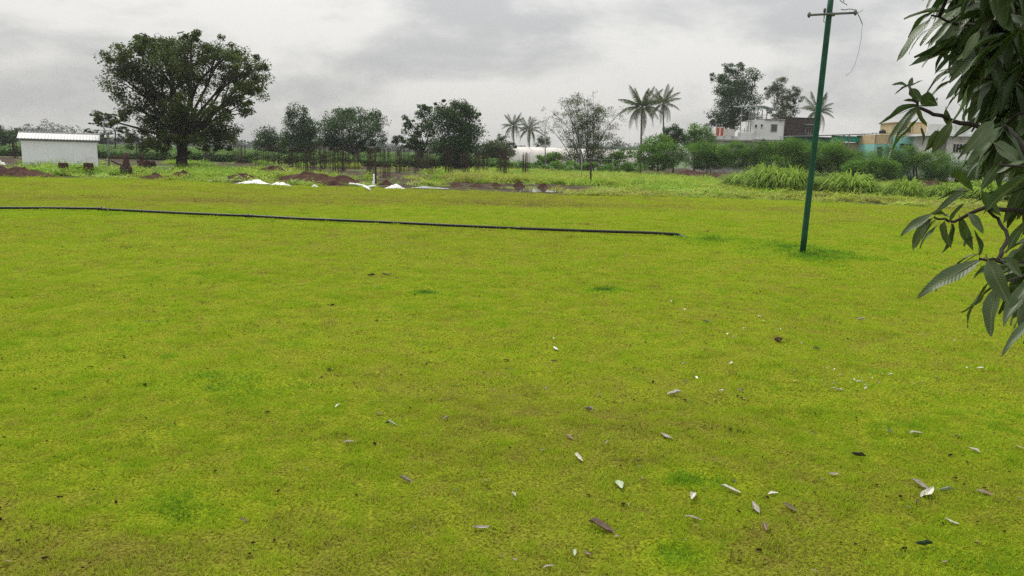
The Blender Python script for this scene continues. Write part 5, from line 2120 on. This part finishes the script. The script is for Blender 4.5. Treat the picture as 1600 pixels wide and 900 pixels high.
def mango_leaf_mesh(seed, droop, fold):
    r = np.random.default_rng(seed)
    V, Fc = [], []
    ns = 9
    wave = r.uniform(0, 6)
    for i in range(ns):
        t = i / (ns - 1)
        w = 0.118 * (math.sin(math.pi * min(1, t ** .85 * .97 + .03)) ** .75) if 0 < i < ns - 1 else .006
        x = t - .10 * droop * t * t
        z = -droop * .42 * t * t + .02 * math.sin(t * 7 + wave)
        f = fold * w
        wv = .018 * math.sin(t * 11 + wave)
        V += [(x, -w, z + f + wv), (x, -w * .52, z + f * .45 + wv * .4), (x, 0, z), (x, w * .52, z + f * .45 - wv * .4), (x, w, z + f - wv)]
        if i:
            b = 5 * i
            for k in range(4):
                Fc.append((b - 5 + k, b - 4 + k, b + 1 + k, b + k))
    m = MB()
    m.add(V, Fc)
    m.tube([(-.10, 0, .0), (0, 0, 0), (.5, 0, -droop * .42 * .25 - .004)], [.010, .009, .005], 5, False)
    return m


def mango_mat(name, c, under):
    t = NT(name)
    tc = t.n('ShaderNodeTexCoord')
    sp = t.n('ShaderNodeSeparateXYZ')
    t.l(tc.outputs['Object'], sp.inputs[0])
    ab = t.n('ShaderNodeMath', operation='ABSOLUTE')
    t.l(sp.outputs['Y'], ab.inputs[0])
    rib = t.ramp(ab.outputs[0], [(.004, (1, 1, 1)), (.010, (0, 0, 0))])
    # side veins
    wv = t.n('ShaderNodeTexWave')
    wv.inputs['Scale'].default_value = 5.5
    wv.inputs['Distortion'].default_value = .4
    mp = t.n('ShaderNodeCombineXYZ')
    ma = t.n('ShaderNodeMath', operation='MULTIPLY_ADD')
    t.l(ab.outputs[0], ma.inputs[0])
    ma.inputs[1].default_value = -.9
    t.l(sp.outputs['X'], ma.inputs[2])
    t.l(ma.outputs[0], mp.inputs[0])
    t.l(mp.outputs[0], wv.inputs['Vector'])
    vein = t.ramp(wv.outputs['Fac'], [(.9, (0, 0, 0)), (1.0, (.35, .35, .35))])
    n = t.noise(3.5, 4)
    info = t.n('ShaderNodeObjectInfo')
    top = t.ramp(n, [(.3, tuple(x * .7 for x in c)), (.7, tuple(x * 1.3 for x in c))])
    rnd = t.ramp(info.outputs['Random'], [(0, (.65, .68, .66)), (.75, (1.15, 1.15, 1.1)), (.9, (1.6, 1.7, 1.2))])
    top = t.mixc(1.0, top, rnd, 'MULTIPLY')
    geo = t.n('ShaderNodeNewGeometry')
    col = t.mixc(geo.outputs['Backfacing'], top, under)
    col = t.mixc(vein, col, tuple(min(1, x * 2.2) for x in c))
    col = t.mixc(rib, col, (.16, .18, .09))
    t.l(col, t.b.inputs['Base Color'])
    t.b.inputs['Roughness'].default_value = .38
    t.b.inputs['Specular IOR Level'].default_value = .30
    t.bump(wv.outputs['Fac'], .15, .004)
    tr = t.n('ShaderNodeBsdfTranslucent')
    t.l(col, tr.inputs['Color'])
    ms = t.n('ShaderNodeMixShader')
    ms.inputs[0].default_value = .22
    t.l(t.b.outputs[0], ms.inputs[1])
    t.l(tr.outputs[0], ms.inputs[2])
    t.l(ms.outputs[0], t.out.inputs[0])
    return t.m


MG = mango_mat('mango_leaf', (.044, .080, .022), (.075, .110, .046))
MGM = [mango_leaf_mesh(i, dr, fo).mesh('leaf', MG, True) for i, (dr, fo) in enumerate(((.1, .5), (.35, .3), (.6, .6), (.9, .25), (.3, .9), (.15, .1)))]


def mango():
    tb = Vector((2.65, 3.1, 0))
    root = thing('mango_tree', 'mango tree with long drooping dark leaves filling the right picture edge', 'tree', tb)
    rr = random.Random(21)
    nleaf = [0]
    extra = []

    def orient(p, q, roll):
        x = (q - p)
        L_ = x.length
        x.normalize()
        up = Vector((0, 0, 1)) if abs(x.z) < .93 else Vector((0, -1, 0))
        y = up.cross(x).normalized()
        z = x.cross(y).normalized()
        y2 = y * math.cos(roll) + z * math.sin(roll)
        z2 = x.cross(y2)
        return Matrix((x, y2, z2)).transposed(), L_

    def leaf(p, q, roll=None, k=None, wide=1.0):
        p, q = Vector(p), Vector(q)
        k = rr.randrange(6) if k is None else k
        if roll is None: roll = rr.uniform(-.7, .7)
        m3, L_ = orient(p, q, roll)
        if nleaf[0] < 296:
            o = link('leaf', MGM[k], root)
            M4 = Matrix.Translation(p - tb) @ m3.to_4x4() @ Matrix.Diagonal((L_, L_ * wide, L_, 1))
            o.matrix_local = M4
            nleaf[0] += 1
        else:
            extra.append((Matrix.Translation(p - tb) @ m3.to_4x4() @ Matrix.Diagonal((L_, L_ * wide, L_, 1)), k))

    # leaves one can follow in the photograph: base px, tip px, depth, depth change, roll, width
    hand = [
        (1455, 26, 1397, 93, 2.5, .02, .3, .8), (1448, 48, 1408, 76, 2.5, .05, -.2, .7), (1453, 20, 1416, 56, 2.6, .05, .2, .7), (1492, 55, 1437, 103, 2.4, 0, .3, .85), (1475, 40, 1447, 76, 2.5, .05, .5, .7), (1500, 62, 1452, 80, 2.5, .05, -.5, .7),
        (1530, 48, 1502, 94, 2.2, 0, 1.0, 1.25), (1538, 46, 1522, 90, 2.3, .05, .8, 1.1), (1500, 82, 1457, 112, 2.5, 0, .3, .8), (1507, 95, 1466, 127, 2.5, 0, .3, .8), (1484, 104, 1443, 149, 2.5, 0, .4, .75), (1493, 120, 1450, 152, 2.5, 0, .3, .8), (1512, 128, 1468, 156, 2.5, .0, .3, .8),
        (1520, 20, 1462, 62, 2.5, 0, .6, .9), (1500, 5, 1452, 34, 2.6, 0, .4, 1.0), (1470, -15, 1446, 12, 2.6, 0, .3, .9), (1540, 0, 1490, 30, 2.4, 0, -.6, 1.0), (1560, 10, 1520, 48, 2.3, 0, .5, 1.0), (1600, -10, 1545, 25, 2.2, 0, -.4, 1.0),
        # mid spray
        (1437, 165, 1368, 187, 2.4, 0, .5, .55), (1436, 168, 1373, 211, 2.4, 0, .4, .5), (1437, 170, 1386, 216, 2.45, 0, .6, .42), (1433, 186, 1383, 246, 2.4, 0, .4, .55), (1419, 133, 1395, 131, 2.45, 0, .8, .9), (1420, 134, 1396, 145, 2.45, 0, .2, .5), (1420, 136, 1427, 119, 2.45, 0, .9, 1.4), (1422, 136, 1441, 120, 2.45, 0, .2, .4),
        (1424, 138, 1439, 160, 2.38, 0, 1.4, 1.9), (1436, 158, 1411, 155, 2.42, .06, .9, 1.0), (1440, 150, 1458, 162, 2.42, .05, 1.2, 1.6), (1437, 170, 1438, 205, 2.36, 0, 1.5, 1.7), (1440, 200, 1446, 233, 2.36, 0, 1.4, 1.5), (1487, 192, 1454, 241, 2.3, 0, 1.2, 1.15), (1478, 170, 1482, 204, 2.4, 0, 1.5, 1.9), (1462, 155, 1472, 162, 2.4, .05, 1.3, 1.8),
        (1512, 138, 1490, 192, 2.3, 0, 1.3, 1.3), (1465, 205, 1453, 232, 2.5, .06, .9, 1.2), (1500, 165, 1520, 190, 2.4, 0, .9, 1.3),
        (1552, 188, 1507, 240, 2.15, 0, 1.0, 1.15), (1553, 224, 1606, 256, 2.05, 0, 1.2, 1.4), (1540, 210, 1505, 248, 2.3, .05, .5, .8), (1550, 232, 1530, 268, 2.2, .06, 1.1, .9),
        # lower spray
        (1457, 334, 1402, 366, 2.15, 0, .9, 1.05), (1456, 342, 1404, 391, 2.15, .03, 1.1, 1.1), (1462, 344, 1430, 374, 2.2, .03, .4, .6), (1466, 350, 1432, 385, 2.2, .03, .3, .45), (1476, 346, 1471, 398, 2.1, 0, 1.3, 1.2), (1487, 350, 1484, 396, 2.2, .03, 1.0, 1.0), (1480, 338, 1455, 330, 2.2, .08, .5, 1.0),
        (1532, 406, 1429, 458, 1.95, .02, .7, .9), (1525, 398, 1440, 432, 2.1, .05, .3, .6), (1543, 404, 1574, 476, 1.9, -.03, 1.35, 1.35), (1557, 446, 1544, 526, 1.9, -.02, 1.4, 1.35), (1545, 440, 1497, 508, 2.05, .03, .4, .75), (1538, 454, 1512, 502, 2.1, .04, .2, .5), (1562, 404, 1604, 432, 1.95, 0, 1.1, 1.5),
        (1512, 334, 1547, 362, 2.0, 0, 1.0, 1.4), (1530, 400, 1528, 358, 2.05, .04, 1.4, 1.2), (1604, 272, 1531, 334, 1.8, 0, 1.0, 1.1), (1562, 256, 1527, 294, 2.0, .04, 1.1, 1.0), (1604, 250, 1555, 268, 2.0, 0, -.5, .9), (1604, 455, 1588, 520, 2.0, 0, 1.0, .9), (1612, 496, 1563, 551, 1.75, 0, .3, .35), (1590, 465, 1577, 482, 2.1, 0, .8, 1.3),
        (1512, 298, 1463, 306, 2.2, .05, .3, .9), (1503, 300, 1462, 330, 2.1, 0, -.8, .7), (1482, 272, 1522, 292, 2.3, .05, .3, .9), (1505, 318, 1480, 350, 2.1, .03, .8, .9), (1535, 300, 1558, 335, 2.1, .03, 1.2, 1.1), (1500, 340, 1518, 390, 2.2, .04, 1.1, .9), (1600, 390, 1575, 425, 2.0, 0, .9, 1.1), (1545, 415, 1516, 434, 2.1, .03, .6, .9), (1604, 345, 1568, 395, 1.95, 0, 1.1, 1.2), (1520, 372, 1500, 375, 2.2, .05, .4, 1.2)]
    for (x0, y0, x1, y1, d, dd, roll, wd) in hand:
        leaf(at(x0, y0, d), at(x1, y1, d + dd + rr.uniform(-.04, .04)), roll * rr.choice((1, -1)), None, max(wd, .6) * 1.12)
    # branches (pixel paths at a depth)
    m = MB()

    def br(path, r0, r1):
        pts = [at(x, y, d) - tb for x, y, d in path]
        n = len(pts)
        fine = []
        for i in range(n - 1):
            for k in range(4):
                fine.append(pts[i].lerp(pts[i + 1], k / 4) + Vector((rr.uniform(-1, 1), rr.uniform(-1, 1), rr.uniform(-1, 1))) * .004)
        fine.append(pts[-1])
        m.tube(fine, [r0 + (r1 - r0) * i / (len(fine) - 1) for i in range(len(fine))], 7)
        return [p + tb for p in fine]
    B = []
    B.append(br([(1800, 330, 2.9), (1720, 250, 2.8), (1640, 222, 2.6), (1560, 205, 2.4), (1500, 192, 2.4), (1460, 178, 2.4), (1436, 166, 2.4), (1424, 145, 2.4), (1419, 132, 2.45)], .011, .0028))
    B.append(br([(1800, 280, 2.9), (1720, 120, 2.8), (1640, 60, 2.6), (1560, 45, 2.4), (1500, 38, 2.5), (1455, 24, 2.5)], .012, .003))
    B.append(br([(1780, 420, 2.8), (1700, 400, 2.5), (1640, 405, 2.2), (1570, 408, 1.95), (1530, 404, 1.95)], .010, .003))
    B.append(br([(1780, 400, 2.9), (1690, 340, 2.6), (1600, 330, 2.3), (1540, 325, 2.1), (1490, 345, 2.15), (1460, 340, 2.15)], .010, .003))
    B.append(br([(1700, 400, 2.5), (1620, 425, 2.1), (1558, 446, 1.95)], .007, .003))
    B.append(br([(1560, 406, 2.0), (1575, 370, 2.1), (1560, 340, 2.2), (1540, 325, 2.15)], .006, .004))
    B.append(br([(1720, 120, 2.8), (1630, 130, 2.6), (1560, 125, 2.45), (1505, 118, 2.5)], .008, .003))
    B.append(br([(1700, 200, 2.8), (1620, 150, 2.7), (1590, 60, 2.7), (1570, -60, 2.8)], .03, .012))
    B.append(br([(1720, 280, 2.7), (1640, 265, 2.3), (1600, 262, 2.0), (1560, 258, 2.0)], .007, .003))
    m.tube([(0, 0, -.1), (0.02, 0, .25), (-.03, .03, 1.0), (-.02, 0, 1.5)], [.17, .13, .115, .11], 12)
    top = Vector((-.02, 0, 1.5))
    for bp in (B[0], B[1], B[2], B[3]):
        s = bp[0] - tb
        m.tube([top - Vector((0, 0, .1)), top.lerp(s, .5) + Vector((0, 0, .05)), s], [.06, .03, .012], 8)
    m.tube([top - Vector((0, 0, .05)), (.15, .1, 2.2), (.1, .2, 3.2)], [.10, .07, .03], 8)
    m.tube([(.05, .05, 1.9), (-.5, -.1, 2.5), (-.9, -.3, 2.95)], [.06, .04, .015], 8)
    # random whorls filling the dense part

    def left_limit(y):
        return np.interp(y, [-120, 0, 60, 110, 160, 200, 260, 300, 380, 430], [1472, 1490, 1490, 1520, 1556, 1562, 1568, 1578, 1592, 1610])
    tries = 0
    wh = []
    while len(wh) < 112 and tries < 4000:
        tries += 1
        y = rr.uniform(-110, 330)
        x = rr.uniform(1470, 1700)
        if x < left_limit(y) or (y > 300 and rr.random() < .6): continue
        if 240 < y < 330 and x < 1600 and rr.random() < .5: continue
        d = rr.uniform(2.15, 3.4)
        wh.append((x, y, d))
    for k in range(10):
        wh.append((rr.uniform(1560, 1680), rr.uniform(320, 440), rr.uniform(2.2, 2.9)))
    allb = [p for b in B for p in b]
    for (x, y, d) in wh:
        c = at(x, y, d)
        nb = min(allb, key=lambda p: (p - c).length)
        m.tube([nb - tb, (nb.lerp(c, .5) + Vector((0, 0, .02))) - tb, c - tb], [.006, .005, .0035], 5)
        for j in range(rr.randint(5, 8)):
            a = rr.uniform(0, 6.283)
            el = rr.uniform(-1.25, .35)
            v = Vector((math.cos(a) * math.cos(el) - .25, math.sin(a) * math.cos(el) * .7, math.sin(el) - .35)).normalized()
            leaf(c, c + v * rr.uniform(.13, .21), None, None, rr.uniform(.8, 1.15))
    m.build('branch', M['bark'], root, True)
    # the rest of the crown, beyond the picture edge and above
    for k in range(60):
        c = tb + Vector((rr.uniform(-.8, 1.4), rr.uniform(-.9, 1.2), rr.uniform(1.9, 3.8)))
        if (c - Vector((0, 0, H))).x < c.y * .72 + .1: continue
        for j in range(7):
            a = rr.uniform(0, 6.283)
            el = rr.uniform(-1.2, .4)
            v = Vector((math.cos(a) * math.cos(el), math.sin(a) * math.cos(el), math.sin(el) - .3)).normalized()
            leaf(c, c + v * rr.uniform(.14, .21))
    V, Fc, off = [], [], 0
    cache = {}
    for (M4, k) in extra:
        if k not in cache:
            cache[k] = ([v.co.copy() for v in MGM[k].vertices], [tuple(p.vertices) for p in MGM[k].polygons])
        vs, fs = cache[k]
        V += [M4 @ v for v in vs]
        Fc += [tuple(i + off for i in f) for f in fs]
        off += len(vs)
    mm = MB()
    mm.add(V, Fc)
    o = mm.build('leaf_mass', MG, root, True)
    o['kind'] = 'stuff'
    print('mango leaves', nleaf[0], 'extra', len(extra))


mango()

# ------------------------------------------------------------------ haze
mb = MB()
mb.box(-660, 660, -60, 880, -1.2, 24)
hz = mb.build('haze', None)
hm = bpy.data.materials.new('haze_air')
hm.use_nodes = True
ht = hm.node_tree
ht.nodes.clear()
ho = ht.nodes.new('ShaderNodeOutputMaterial')
hv = ht.nodes.new('ShaderNodeVolumePrincipled')
hv.inputs['Color'].default_value = (.92, .94, .96, 1)
hv.inputs['Density'].default_value = 0.00036
ht.links.new(hv.outputs[0], ho.inputs['Volume'])
hz.data.materials.append(hm)
hz['kind'] = 'stuff'
